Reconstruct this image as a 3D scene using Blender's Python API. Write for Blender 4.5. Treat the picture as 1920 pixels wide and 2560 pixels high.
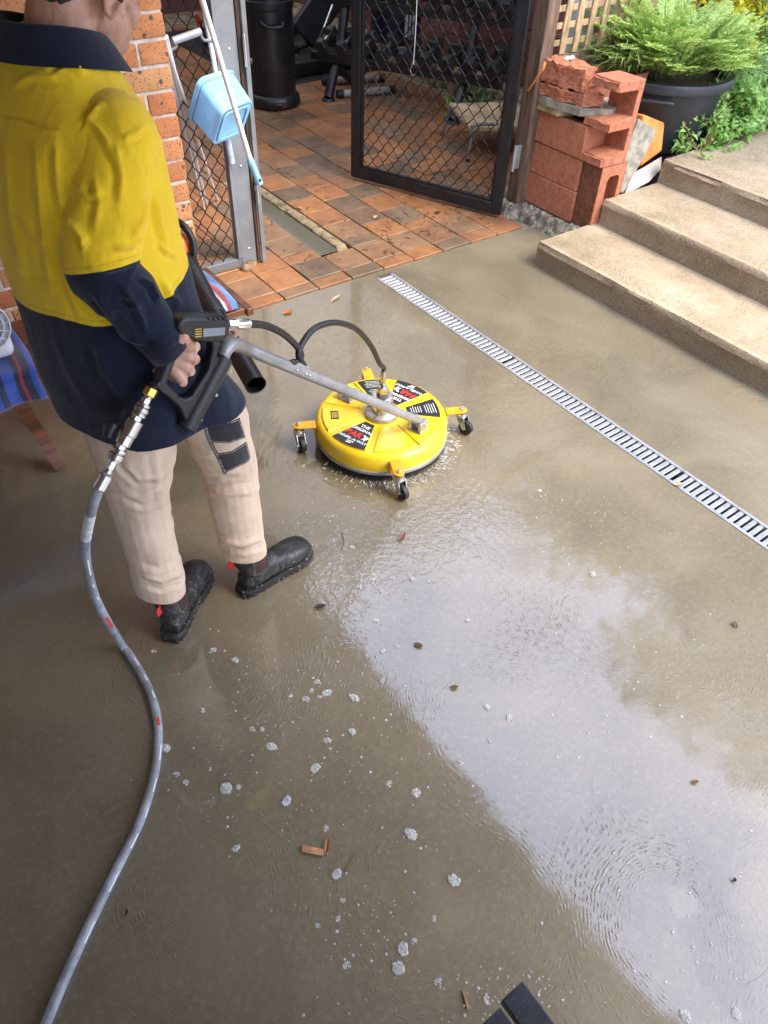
import bpy, bmesh, math, random
import numpy as np
from mathutils import Vector, Matrix
random.seed(7); rng = np.random.default_rng(7)
PI = math.pi
scene = bpy.context.scene
for o in list(bpy.data.objects): bpy.data.objects.remove(o)
C = scene.collection

# ------------------------------------------------------------------ camera
CAM_H = 1.9
FOC = 1850.0                                   # focal length in pixels of the 1920 x 2560 photograph
_down = Vector((872-960, -(3140-1280), -FOC)).normalized()
_Z = -_down
_d = Vector((-1000-960, -(-652-1280), -FOC)); _d = (_d - _d.dot(_Z)*_Z).normalized()
_X = _d.cross(_Z)
ROT = Matrix((_X, _d, _Z))                     # camera axes -> world axes
cam_data = bpy.data.cameras.new('camera'); cam = bpy.data.objects.new('camera', cam_data); C.objects.link(cam)
cam.matrix_world = Matrix.Translation((0, 0, CAM_H)) @ ROT.to_4x4()
cam_data.sensor_fit = 'VERTICAL'; cam_data.sensor_height = 24.0; cam_data.sensor_width = 18.0
cam_data.lens = FOC/2560*24.0
cam_data.clip_start = 0.02; cam_data.clip_end = 500
scene.camera = cam
scene.render.resolution_x = 768; scene.render.resolution_y = 1024

# ------------------------------------------------------------------ world (overcast), sun, exposure
w = bpy.data.worlds.new('World'); scene.world = w; w.use_nodes = True
nt = w.node_tree; nt.nodes.clear()
out = nt.nodes.new('ShaderNodeOutputWorld'); bg = nt.nodes.new('ShaderNodeBackground')
sky = nt.nodes.new('ShaderNodeTexSky'); sky.sky_type = 'NISHITA'; sky.sun_disc = False
SUN_EL, SUN_AZ = math.radians(52), math.radians(-62)     # azimuth counted from +X towards +Y
sky.sun_elevation = SUN_EL; sky.sun_rotation = PI/2 - SUN_AZ
sky.air_density = 1.0; sky.dust_density = 4.0; sky.ozone_density = 1.0
tc = nt.nodes.new('ShaderNodeTexCoord')
nz = nt.nodes.new('ShaderNodeTexNoise'); nz.inputs['Scale'].default_value = 2.2; nz.inputs['Detail'].default_value = 5
nt.links.new(tc.outputs['Generated'], nz.inputs['Vector'])
rp = nt.nodes.new('ShaderNodeValToRGB')
rp.color_ramp.elements[0].position = .32; rp.color_ramp.elements[0].color = (4.7, 5.6, 8.6, 1)
rp.color_ramp.elements[1].position = .68; rp.color_ramp.elements[1].color = (7.3, 8.3, 11.2, 1)
nt.links.new(nz.outputs['Fac'], rp.inputs['Fac'])
mx = nt.nodes.new('ShaderNodeMix'); mx.data_type = 'RGBA'; mx.inputs['Factor'].default_value = .85
nt.links.new(sky.outputs['Color'], mx.inputs['A']); nt.links.new(rp.outputs['Color'], mx.inputs['B'])
bg.inputs['Strength'].default_value = .15
nt.links.new(mx.outputs['Result'], bg.inputs['Color']); nt.links.new(bg.outputs['Background'], out.inputs['Surface'])

sd = bpy.data.lights.new('sun', 'SUN'); sd.energy = 1.5; sd.angle = math.radians(30); sd.color = (1, .88, .70)
sun = bpy.data.objects.new('sun', sd); C.objects.link(sun)
_sv = Vector((math.cos(SUN_EL)*math.cos(SUN_AZ), math.cos(SUN_EL)*math.sin(SUN_AZ), math.sin(SUN_EL)))
sun.rotation_euler = _sv.to_track_quat('Z', 'Y').to_euler(); sun.location = (8, -3, 9)

vs = scene.view_settings
vs.view_transform = 'Standard'; vs.look = 'None'; vs.gamma = 1; vs.exposure = 1.9; vs.use_curve_mapping = False
scene.render.engine = 'CYCLES'

# ------------------------------------------------------------------ photograph pixel (1659 wide) -> direction -> point on a named plane
KS = 1920/1659.0
def ray(x, y):
    return ROT @ Vector((x*KS-960, -(y*KS-1280), -FOC))
CP = Vector((0, 0, CAM_H))
def G(x, y, z=0.0):
    r = ray(x, y); return CP + r*((z-CAM_H)/r.z)
def GY(x, y, Y):
    r = ray(x, y); return CP + r*(Y/r.y)
def GX(x, y, X):
    r = ray(x, y); return CP + r*(X/r.x)
def GP(x, y, p0, n):
    r = ray(x, y); return CP + r*((Vector(p0)-CP).dot(Vector(n))/r.dot(Vector(n)))
def U(x, y, d):
    return CP + ray(x, y)*(d/FOC)
def project(P):
    """N x 3 world points -> picture coordinates (1659 wide) and depth"""
    P = np.asarray(P, float) - np.array([0, 0, CAM_H]); Rm = np.array(ROT)
    v = P @ Rm
    d = -v[:, 2]
    return np.stack([(v[:, 0]/d*FOC+960)/KS, (-v[:, 1]/d*FOC+1280)/KS], 1), d

# ------------------------------------------------------------------ mesh helpers
def V3(a): return Vector(a)
def frame_from(zaxis):
    z = Vector(zaxis).normalized()
    a = Vector((0, 0, 1)) if abs(z.z) < .95 else Vector((1, 0, 0))
    x = a.cross(z).normalized(); return x, z.cross(x), z
def catmull(pts, n=8):
    P = [Vector(p) for p in pts]
    P = [P[0]*2-P[1]] + P + [P[-1]*2-P[-2]]
    r = []
    for i in range(1, len(P)-2):
        a, b, c, d = P[i-1], P[i], P[i+1], P[i+2]
        for k in range(n):
            t = k/n
            r.append(.5*((2*b)+(c-a)*t+(2*a-5*b+4*c-d)*t*t+(3*b-a-3*c+d)*t**3))
    r.append(P[-2]); return r
def resamp(vals, n):
    vals = list(vals); x = np.linspace(0, 1, len(vals)); return list(np.interp(np.linspace(0, 1, n), x, vals))

class MB:
    def __init__(s): s.v = []; s.f = []
    def add(s, vs, fs):
        o = len(s.v); s.v += [tuple(v) for v in vs]; s.f += [tuple(i+o for i in f) for f in fs]; return s
    def box(s, c, size, rot=None):
        c = Vector(c); h = Vector(size)/2
        vs = []
        for sx in (-1, 1):
            for sy in (-1, 1):
                for sz in (-1, 1):
                    p = Vector((sx*h.x, sy*h.y, sz*h.z))
                    if rot is not None: p = rot @ p
                    vs.append(c+p)
        return s.add(vs, [(0,1,3,2),(4,6,7,5),(0,4,5,1),(2,3,7,6),(0,2,6,4),(1,5,7,3)])
    def box2(s, a, b):
        a = Vector(a); b = Vector(b); return s.box((a+b)/2, (abs(b.x-a.x), abs(b.y-a.y), abs(b.z-a.z)))
    def beam(s, a, b, w, h, up=(0,0,1)):
        a = Vector(a); b = Vector(b); z = (b-a); L = z.length; z.normalize()
        x = Vector(up).cross(z)
        if x.length < 1e-5: x = Vector((1,0,0)).cross(z)
        x.normalize(); y = z.cross(x)
        return s.box((a+b)/2, (w, h, L), Matrix((x, y, z)).transposed())
    def tube(s, path, r, seg=10, cap=True, squash=None):
        P = [Vector(p) for p in path]; n = len(P)
        R = [r]*n if isinstance(r, (int, float)) else (list(r) if len(r) == n else resamp(r, n))
        T = [(P[min(i+1, n-1)]-P[max(i-1, 0)]).normalized() for i in range(n)]
        x, y, z = frame_from(T[0]); vs = []
        for i in range(n):
            x = (x - x.dot(T[i])*T[i])
            if x.length < 1e-6: x = frame_from(T[i])[0]
            x.normalize(); y = T[i].cross(x)
            for k in range(seg):
                a = 2*PI*k/seg
                vs.append(P[i]+x*(R[i]*math.cos(a))+y*(R[i]*math.sin(a)*(squash or 1)))
        fs = [(i*seg+k, i*seg+(k+1) % seg, (i+1)*seg+(k+1) % seg, (i+1)*seg+k) for i in range(n-1) for k in range(seg)]
        if cap: fs += [tuple(range(seg-1, -1, -1)), tuple((n-1)*seg+k for k in range(seg))]
        return s.add(vs, fs)
    def cyl(s, a, b, r, seg=16, r2=None): return s.tube([a, b], [r, r if r2 is None else r2], seg)
    def lathe(s, prof, c=(0,0,0), axis=(0,0,1), seg=32, closed=True):
        x, y, z = frame_from(axis); c = Vector(c); vs = []
        for (r, h) in prof:
            for k in range(seg):
                a = 2*PI*k/seg; vs.append(c+x*(r*math.cos(a))+y*(r*math.sin(a))+z*h)
        n = len(prof)
        fs = [(i*seg+k, i*seg+(k+1) % seg, (i+1)*seg+(k+1) % seg, (i+1)*seg+k) for i in range(n-1) for k in range(seg)]
        if closed: fs += [tuple(range(seg-1, -1, -1)), tuple((n-1)*seg+k for k in range(seg))]
        return s.add(vs, fs)
    def prism(s, poly, o, u, v, depth):
        """poly in (u,v) coordinates about o, extruded by depth along u x v"""
        o = Vector(o); u = Vector(u).normalized(); v = Vector(v).normalized(); n = u.cross(v)
        k = len(poly)
        lo = [o+u*p[0]+v*p[1] for p in poly]; hi = [p+n*depth for p in lo]
        area = sum(poly[i-1][0]*poly[i][1]-poly[i][0]*poly[i-1][1] for i in range(k))
        fs = [tuple(range(k-1, -1, -1)), tuple(range(k, 2*k))] + [(i, (i+1) % k, k+(i+1) % k, k+i) for i in range(k)]
        if area < 0: fs = [tuple(reversed(f)) for f in fs]
        return s.add(lo+hi, fs)
    def ball(s, c, r, seg=14, rings=8, rot=None):
        c = Vector(c); r = Vector((r, r, r)) if isinstance(r, (int, float)) else Vector(r); vs = []; 
        for i in range(1, rings):
            t = PI*i/rings
            for k in range(seg):
                a = 2*PI*k/seg; p = Vector((r.x*math.sin(t)*math.cos(a), r.y*math.sin(t)*math.sin(a), r.z*math.cos(t)))
                vs.append(c+(rot @ p if rot is not None else p))
        top = Vector((0,0,r.z)); bot = Vector((0,0,-r.z))
        vs.append(c+(rot @ top if rot is not None else top)); vs.append(c+(rot @ bot if rot is not None else bot))
        m = (rings-1)*seg
        fs = [((i+1)*seg+k, (i+1)*seg+(k+1) % seg, i*seg+(k+1) % seg, i*seg+k) for i in range(rings-2) for k in range(seg)]
        fs += [(k, (k+1) % seg, m) for k in range(seg)] + [((rings-2)*seg+(k+1) % seg, (rings-2)*seg+k, m+1) for k in range(seg)]
        return s.add(vs, fs)
    def mesh(s, name, mat, smooth=True, angle=38, recalc=False):
        me = bpy.data.meshes.new(name); me.from_pydata(s.v, [], s.f); me.update()
        if recalc:
            b = bmesh.new(); b.from_mesh(me); bmesh.ops.recalc_face_normals(b, faces=b.faces); b.to_mesh(me); b.free()
        if mat: me.materials.append(mat)
        if smooth:
            me.polygons.foreach_set('use_smooth', [True]*len(me.polygons)); me.set_sharp_from_angle(angle=math.radians(angle))
        return me
    def build(s, name, mat, parent=None, smooth=True, angle=38, bevel=0, bseg=2, kind=None, label=None, recalc=False):
        if parent is not None:
            o0 = origin(parent); s.v = [(v[0]-o0.x, v[1]-o0.y, v[2]-o0.z) for v in s.v]
        me = s.mesh(name, mat, smooth, angle, recalc)
        return place(name, me, parent, bevel=bevel, bseg=bseg, kind=kind, label=label)
def origin(o):
    while o.parent: o = o.parent
    return o.location
def place(name, me, parent=None, loc=(0,0,0), rot=(0,0,0), bevel=0, bseg=2, kind=None, label=None):
    o = bpy.data.objects.new(name, me); C.objects.link(o); o.parent = parent; o.location = loc; o.rotation_euler = rot
    if bevel:
        m = o.modifiers.new('bevel', 'BEVEL'); m.width = bevel; m.segments = bseg; m.limit_method = 'ANGLE'; m.angle_limit = math.radians(40)
    if kind: o['kind'] = kind
    if label: o['label'] = label
    return o
def tag(o, label, cat, group=None):
    o['label'] = label; o['category'] = cat
    if group: o['group'] = group
    return o
def thing(name, loc, label, cat, group=None):
    o = bpy.data.objects.new(name, None); C.objects.link(o); o.location = loc; o.empty_display_size = .05
    return tag(o, label, cat, group)
def struct(o): o['kind'] = 'structure'; return o
def copy_tree(o, parent=None):
    c = o.copy(); C.objects.link(c); c.parent = parent
    for ch in list(o.children): copy_tree(ch, c)
    return c

# ------------------------------------------------------------------ materials
class NT:
    """small helper to write node trees"""
    def __init__(s, name):
        s.m = bpy.data.materials.new(name); s.m.use_nodes = True; s.t = s.m.node_tree; s.t.nodes.clear()
        s.out = s.t.nodes.new('ShaderNodeOutputMaterial'); s.b = s.t.nodes.new('ShaderNodeBsdfPrincipled')
        s.t.links.new(s.b.outputs[0], s.out.inputs[0])
    def n(s, typ, **kw):
        nd = s.t.nodes.new('ShaderNode'+typ)
        for k, v in kw.items(): setattr(nd, k, v)
        return nd
    def put(s, sock, v):
        if isinstance(v, bpy.types.NodeSocket): s.t.links.new(v, sock)
        elif v is not None:
            if isinstance(v, (tuple, list)) and len(v) == 3 and sock.type == 'RGBA': v = (*v, 1)
            if sock.type == 'VECTOR' and isinstance(v, (int, float)): v = (v, v, v)
            sock.default_value = v
    def math(s, op, a, b=None, c=None, clamp=False):
        nd = s.n('Math', operation=op); nd.use_clamp = clamp
        for i, v in enumerate((a, b, c)):
            if v is not None: s.put(nd.inputs[i], v)
        return nd.outputs[0]
    def vmath(s, op, a, b=None):
        nd = s.n('VectorMath', operation=op); s.put(nd.inputs[0], a)
        if b is not None: s.put(nd.inputs[1], b)
        return nd.outputs['Value'] if op in ('LENGTH', 'DISTANCE', 'DOT_PRODUCT') else nd.outputs[0]
    def mix(s, f, a, b, mode='MIX'):
        nd = s.n('Mix', data_type='RGBA', blend_type=mode); s.put(nd.inputs['Factor'], f); s.put(nd.inputs['A'], a); s.put(nd.inputs['B'], b)
        return nd.outputs['Result']
    def noise(s, vec, scale, detail=4, rough=.55, dist=0):
        nd = s.n('TexNoise'); s.put(nd.inputs['Vector'], vec); nd.inputs['Scale'].default_value = scale
        nd.inputs['Detail'].default_value = detail; nd.inputs['Roughness'].default_value = rough; nd.inputs['Distortion'].default_value = dist
        return nd.outputs['Fac']
    def smooth(s, v, lo, hi):
        nd = s.n('MapRange', interpolation_type='SMOOTHSTEP'); s.put(nd.inputs[0], v); nd.inputs[1].default_value = lo; nd.inputs[2].default_value = hi
        return nd.outputs[0]
    def ramp(s, fac, stops):
        nd = s.n('ValToRGB'); e = nd.color_ramp.elements
        while len(e) < len(stops): e.new(.5)
        for k, (p, c) in enumerate(stops): e[k].position = p; e[k].color = (*c, 1)
        s.put(nd.inputs[0], fac); return nd.outputs[0]
    def bump(s, h, dist, strength=1, normal=None):
        nd = s.n('Bump'); s.put(nd.inputs['Height'], h); nd.inputs['Distance'].default_value = dist; nd.inputs['Strength'].default_value = strength
        if normal is not None: s.put(nd.inputs['Normal'], normal)
        return nd.outputs[0]
    def coords(s, per_object=True):
        tcn = s.n('TexCoord'); v = tcn.outputs['Object']
        if per_object:
            oi = s.n('ObjectInfo'); k = s.math('MULTIPLY', oi.outputs['Random'], 37.0)
            v = s.vmath('ADD', v, k)
            s.rand = oi.outputs['Random']
        return v
    def set(s, **kw):
        for k, v in kw.items(): s.put(s.b.inputs[k.replace('_', ' ')], v)
        return s.m
MATS = {}
def simple(name, col, rough=.5, metal=0., var=.12, vscale=6., bump=.0, bscale=60., col2=None, coat=0., speck=None, ramp=None, sheen=0., spec=.5, rvar=.0, stretch=None, trans=0., sub=0.):
    if name in MATS: return MATS[name]
    N = NT(name); v = N.coords()
    vv = v if stretch is None else N.vmath('MULTIPLY', v, stretch)
    base = N.ramp(N.rand, ramp) if ramp else col
    n1 = N.noise(vv, vscale, 5, .6)
    lo = tuple(c*(1-var*1.6) for c in (col2 or col)) if ramp is None else None
    if ramp is None:
        colr = N.mix(N.smooth(n1, .3, .7), lo, tuple(min(1, c*(1+var)) for c in col))
    else:
        colr = N.mix(1.0, base, N.ramp(n1, [(.25, (1-var*1.6,)*3), (.75, (1+var,)*3)]), 'MULTIPLY')
    if speck:
        for (sc, sscale, thr) in speck:
            vo = N.n('TexVoronoi'); N.put(vo.inputs['Vector'], N.vmath('ADD', v, 3.1)); vo.inputs['Scale'].default_value = sscale; vo.inputs['Randomness'].default_value = 1
            m = N.math('LESS_THAN', N.math('ADD', vo.outputs['Distance'], N.math('MULTIPLY', N.math('SUBTRACT', N.noise(v, sscale*1.7, 2), .5), .22)), thr)
            colr = N.mix(m, colr, sc)
    N.set(Base_Color=colr, Roughness=rough, Metallic=metal, Coat_Weight=coat)
    if rvar:
        N.set(Roughness=N.math('ADD', rough-rvar/2, N.math('MULTIPLY', N.noise(v, vscale*2.3, 4), rvar), clamp=True))
    N.b.inputs['Specular IOR Level'].default_value = spec
    if sheen: N.set(Sheen_Weight=sheen, Sheen_Roughness=.5)
    if trans: N.set(Transmission_Weight=trans)
    if sub: N.set(Subsurface_Weight=sub); N.b.inputs['Subsurface Radius'].default_value = (.012, .005, .003)
    if bump:
        N.set(Normal=N.bump(N.noise(vv, bscale, 5, .6), bump))
    MATS[name] = N.m; return N.m
def leafmat(name, cols, rough=.5):
    """leaf colour varies from leaf to leaf through the colour attribute 'tint' (0..1 per leaf)"""
    if name in MATS: return MATS[name]
    N = NT(name); at = N.n('Attribute', attribute_name='tint')
    c = N.ramp(at.outputs['Fac'], [(i/(len(cols)-1), k) for i, k in enumerate(cols)])
    N.set(Base_Color=c, Roughness=rough)
    tr = N.n('BsdfTranslucent'); N.put(tr.inputs[0], c); ms = N.n('MixShader'); ms.inputs[0].default_value = .3
    N.t.links.new(N.b.outputs[0], ms.inputs[1]); N.t.links.new(tr.outputs[0], ms.inputs[2]); N.t.links.new(ms.outputs[0], N.out.inputs[0])
    MATS[name] = N.m; return N.m
# ================================================================== THE SETTING
# ---- wet concrete slab
def wet_concrete():
    N = NT('wet_concrete'); tcn = N.n('TexCoord'); p = tcn.outputs['Object']
    big = N.noise(p, .55, 4, .55); mid = N.noise(p, 2.3, 6, .6, .6); fine = N.noise(p, 60, 5, .7); grit = N.noise(p, 260, 3, .8)
    col = N.ramp(N.math('ADD', N.math('MULTIPLY', big, .5), N.math('MULTIPLY', mid, .5)),
                 [(.30, (.108, .086, .046)), (.47, (.156, .127, .073)), (.60, (.200, .165, .100)), (.75, (.240, .202, .132))])
    col = N.mix(N.math('MULTIPLY', N.smooth(fine, .45, .8), .35), col, (.31, .275, .205))
    col = N.mix(N.math('MULTIPLY', N.smooth(grit, .62, .8), .30), col, (.10, .085, .06))
    # old oil stains
    st = N.smooth(N.noise(p, 1.5, 4, .55, .8), .57, .72)
    col = N.mix(N.math('MULTIPLY', st, .45), col, (.075, .066, .045))
    # trowel swirls: rings about scattered centres
    wob = N.n('TexNoise'); N.put(wob.inputs['Vector'], p); wob.inputs['Scale'].default_value = 1.6; wob.inputs['Detail'].default_value = 2
    pv = N.vmath('ADD', p, N.vmath('MULTIPLY', N.vmath('SUBTRACT', wob.outputs['Color'], (.5, .5, .5)), (.35, .35, 0)))
    vo = N.n('TexVoronoi', voronoi_dimensions='2D', feature='F1'); N.put(vo.inputs['Vector'], pv); vo.inputs['Scale'].default_value = 1.7
    ringfreq = N.math('MULTIPLY', vo.outputs['Distance'], 330.0)
    ring = N.math('SINE', N.math('ADD', ringfreq, N.math('MULTIPLY', N.noise(p, 12, 3, .6), 12.0)))
    brk = N.smooth(N.noise(p, 46, 4, .75), .46, .72)
    edge = N.smooth(vo.outputs['Distance'], .10, .30)
    swirl = N.math('MULTIPLY', N.math('MULTIPLY', N.math('ADD', N.math('MULTIPLY', ring, .5), .5), brk), edge)
    col = N.mix(N.math('MULTIPLY', swirl, .22), col, (.075, .062, .040))
    mott = N.smooth(N.noise(p, 9, 6, .7, 1.0), .50, .72)
    col = N.mix(N.math('MULTIPLY', mott, .16), col, (.27, .235, .165))
    ck = N.n('TexVoronoi', voronoi_dimensions='2D', feature='DISTANCE_TO_EDGE'); N.put(ck.inputs['Vector'], N.vmath('ADD', pv, N.vmath('MULTIPLY', N.vmath('SUBTRACT', wob.outputs['Color'], (.5, .5, .5)), (.5, .5, 0)))); ck.inputs['Scale'].default_value = .85
    crack = N.math('MULTIPLY', N.math('LESS_THAN', ck.outputs['Distance'], .0014), N.smooth(N.noise(p, 1.3, 2), .60, .66))
    col = N.mix(N.math('MULTIPLY', crack, .75), col, (.035, .028, .018))
    # where the water stands deep enough to be smooth, and where the broomed surface pokes through
    sx = N.n('SeparateXYZ'); N.put(sx.inputs[0], p)
    wet = N.noise(p, .9, 4, .55, .4)
    rough_zone = N.smooth(wet, .45, .66)
    zone = N.math('SUBTRACT', 1.0, N.smooth(N.math('ADD', N.vmath('DISTANCE', N.vmath('MULTIPLY', p, (1, 1, 0)), (.92, .10, 0)), N.math('MULTIPLY', mid, .30)), .18, .40))
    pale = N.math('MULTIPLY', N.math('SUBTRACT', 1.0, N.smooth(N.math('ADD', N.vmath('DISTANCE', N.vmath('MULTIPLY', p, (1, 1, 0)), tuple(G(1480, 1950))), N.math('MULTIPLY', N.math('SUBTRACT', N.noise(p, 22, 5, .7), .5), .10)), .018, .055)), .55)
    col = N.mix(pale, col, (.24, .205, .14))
    rough_zone = N.math('MAXIMUM', rough_zone, N.math('MULTIPLY', zone, 1.5))
    swz = N.math('MULTIPLY', swirl, N.math('ADD', N.math('MULTIPLY', rough_zone, .92), .08))
    # ripples thrown out by the spinning cleaner and by drops
    def rings(cx, cy, freq, r0, r1):
        d = N.vmath('DISTANCE', N.vmath('MULTIPLY', pv, (1, 1, 0)), (cx, cy, 0))
        wv = N.math('SINE', N.math('MULTIPLY', d, freq))
        fall = N.math('SUBTRACT', 1.0, N.smooth(d, r0, r1))
        return N.math('MULTIPLY', wv, fall)
    rip = N.math('ADD', rings(1.39, 1.81, 210., .36, .80), N.math('MULTIPLY', rings(1.9, 1.2, 190., .1, .36), .3))
    rip = N.math('MULTIPLY', rip, N.smooth(N.noise(p, 9, 3, .6), .30, .66))
    chop = N.noise(p, 30, 3, .5, 1.2)
    near = N.math('SUBTRACT', 1.0, N.smooth(N.vmath('DISTANCE', N.vmath('MULTIPLY', p, (1, 1, 0)), (1.15, 1.45, 0)), .20, .62))
    vd = N.n('TexVoronoi', voronoi_dimensions='2D', feature='F1'); N.put(vd.inputs['Vector'], p); vd.inputs['Scale'].default_value = 5.5
    dr = N.math('MULTIPLY', N.math('SINE', N.math('MULTIPLY', vd.outputs['Distance'], 75.)), N.math('SUBTRACT', 1.0, N.smooth(vd.outputs['Distance'], .05, .30)))
    sepc = N.n('SeparateColor'); N.put(sepc.inputs[0], vd.outputs['Color'])
    dr = N.math('MULTIPLY', dr, N.math('GREATER_THAN', sepc.outputs[0], .965))
    water = N.math('ADD', N.math('ADD', N.math('MULTIPLY', rip, .20), N.math('MULTIPLY', N.math('MULTIPLY', chop, near), 2.6)), N.math('MULTIPLY', dr, .20))
    slow = N.noise(p, 5, 2, .5)
    n_conc = N.bump(N.math('ADD', N.math('MULTIPLY', N.math('MULTIPLY', swirl, N.math('ADD', .45, rough_zone)), 1.0), N.math('MULTIPLY', fine, .55)), .0020)
    n_wat = N.bump(N.math('ADD', N.math('ADD', N.math('MULTIPLY', swz, .42), N.math('MULTIPLY', water, .55)), N.math('ADD', N.math('MULTIPLY', slow, .8), N.math('MULTIPLY', grit, .012))), .0016)
    # crack
    N.set(Base_Color=col, Roughness=.55, Normal=n_conc, Coat_Weight=1.0, Coat_IOR=1.72, Coat_Normal=n_wat)
    dry = N.smooth(N.math('ADD', sx.outputs['X'], N.math('MULTIPLY', mid, .5)), 2.45, 3.0)
    N.put(N.b.inputs['Coat Roughness'], N.math('ADD', .035, N.math('MULTIPLY', dry, .22)))
    N.put(N.b.inputs['Coat Weight'], N.math('SUBTRACT', 1.0, N.math('MULTIPLY', dry, .65)))
    return N.m
m_floor = wet_concrete()
DX0, DX1 = 2.192, 2.300          # drain trench
def edge_y(x): return 3.035-.025*x*.6 if x < 3.2 else 2.987-(x-3.2)*.22
b = MB()
def strip(xs, y0):
    for i in range(len(xs)-1):
        a, c = xs[i], xs[i+1]
        b.add([(a, y0, 0), (c, y0, 0), (c, edge_y(c), 0), (a, edge_y(a), 0)], [(0, 1, 2, 3)])
strip([-5, -1, 1, DX0], -6); strip([DX1, 3.2, 3.56], -6)
b.add([(DX0, -6, 0), (DX0, 2.96, 0), (DX0, 2.96, -.09), (DX0, -6, -.09)], [(0, 1, 2, 3)])
b.add([(DX1, -6, 0), (DX1, 2.96, 0), (DX1, 2.96, -.09), (DX1, -6, -.09)], [(3, 2, 1, 0)])
b.add([(DX0, -6, -.09), (DX1, -6, -.09), (DX1, 2.96, -.09), (DX0, 2.96, -.09)], [(0, 1, 2, 3)])
b.add([(DX0, 2.96, 0), (DX1, 2.96, 0), (DX1, 2.96, -.09), (DX0, 2.96, -.09)], [(0, 1, 2, 3)])
b.add([(DX0, 2.96, 0), (DX1, 2.96, 0), (DX1, edge_y(DX1), 0), (DX0, edge_y(DX0), 0)], [(0, 1, 2, 3)])
struct(b.build('concrete_floor', m_floor, smooth=False))

# ---- far ground
m_soil = simple('soil', (.075, .052, .034), .9, var=.4, vscale=5, bump=.03, bscale=25)
b = MB(); b.add([(-150, -150, -.12), (150, -150, -.12), (150, 150, -.12), (-150, 150, -.12)], [(0, 1, 2, 3)])
struct(b.build('ground', simple('lawn', (.055, .075, .025), .9, var=.5, vscale=.6, bump=.05, bscale=9), smooth=False))
b = MB(); nx, ny = 30, 14
for i in range(nx+1):
    for j in range(ny+1):
        x = 3.62+i*.30; y = 2.62+j*.16
        b.v.append((x, y if y < 3.10 or x > 4.95 else 3.10, .34-.16*(x < 3.98)+.05*math.sin(x*3.1)*math.cos(y*4.3)+.012*((i*7+j*13) % 5)+max(0, x-5.2)*.10))
b.f = [(i*(ny+1)+j, (i+1)*(ny+1)+j, (i+1)*(ny+1)+j+1, i*(ny+1)+j+1) for i in range(nx) for j in range(ny)]
struct(b.build('garden_soil', m_soil))

# ---- patio of square pavers (each paver a piece of its own)
m_grout = simple('patio_bed', (.26, .20, .13), .8, var=.3, vscale=9, bump=.006, bscale=60)
def tile_mat():
    N = NT('paver'); v = N.coords(); pos = N.n('NewGeometry').outputs['Position']
    base = N.ramp(N.rand, [(.0, (.28, .125, .052)), (.25, (.33, .150, .060)), (.45, (.27, .125, .058)), (.60, (.245, .138, .072)), (.74, (.185, .122, .072)), (.88, (.145, .104, .066)), (.94, (.30, .135, .056)), (1., (.35, .165, .070))])
    n1 = N.noise(v, 12, 5, .65); c = N.mix(1.0, base, N.ramp(n1, [(.25, (.68, .68, .68)), (.75, (1.18, 1.18, 1.18))]), 'MULTIPLY')
    big = N.noise(pos, 2.2, 5, .62, .6); c = N.mix(1.0, c, N.ramp(big, [(.30, (.62, .60, .58)), (.48, (.95, .93, .90)), (.70, (1.2, 1.17, 1.12))]), 'MULTIPLY')
    dirt = N.smooth(N.noise(pos, 16, 5, .7), .56, .76); c = N.mix(N.math('MULTIPLY', dirt, .45), c, (.085, .062, .040))
    sand = N.smooth(N.noise(pos, 5.0, 5, .65), .60, .78); c = N.mix(N.math('MULTIPLY', sand, .35), c, (.36, .27, .17))
    c = N.mix(N.math('MULTIPLY', N.smooth(N.noise(pos, 150, 3, .7), .56, .70), .35), c, (.10, .06, .035))
    wet = N.smooth(N.noise(pos, 3.1, 4, .6), .42, .62)
    N.set(Base_Color=c, Roughness=N.math('SUBTRACT', .62, N.math('MULTIPLY', wet, .34)), Normal=N.bump(N.math('ADD', N.noise(v, 170, 5, .6), N.math('MULTIPLY', N.noise(v, 30, 4), 1.5)), .0022)); return N.m
m_tile = tile_mat()
b = MB()
b.add([(.2, edge_y(.2), -.004), (2.02, edge_y(2.02), -.004), (2.02, 9, -.004), (.2, 9, -.004)], [(0, 1, 2, 3)])
b.add([(2.30, edge_y(2.3), -.004), (3.2, edge_y(3.2), -.004), (3.2, 9, -.004), (2.30, 9, -.004)], [(0, 1, 2, 3)])
b.add([(3.2, edge_y(3.2), -.004), (3.56, edge_y(3.56), -.004), (4.9, 3.1, -.004), (4.9, 9, -.004), (3.2, 9, -.004)], [(0, 1, 2, 3, 4)])
b.add([(2.02, 4.45, -.004), (2.30, 4.45, -.004), (2.30, 9, -.004), (2.02, 9, -.004)], [(0, 1, 2, 3)])
b.add([(2.02, edge_y(2.1), -.004), (2.30, edge_y(2.3), -.004), (2.30, 3.31, -.004), (2.02, 3.31, -.004)], [(0, 1, 2, 3)])
b.add([(2.02, 3.31, -.028), (2.30, 3.31, -.028), (2.30, 4.45, -.028), (2.02, 4.45, -.028)], [(0, 1, 2, 3)])
patio = struct(b.build('patio', m_grout, smooth=False))
PIT = .2055
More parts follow.
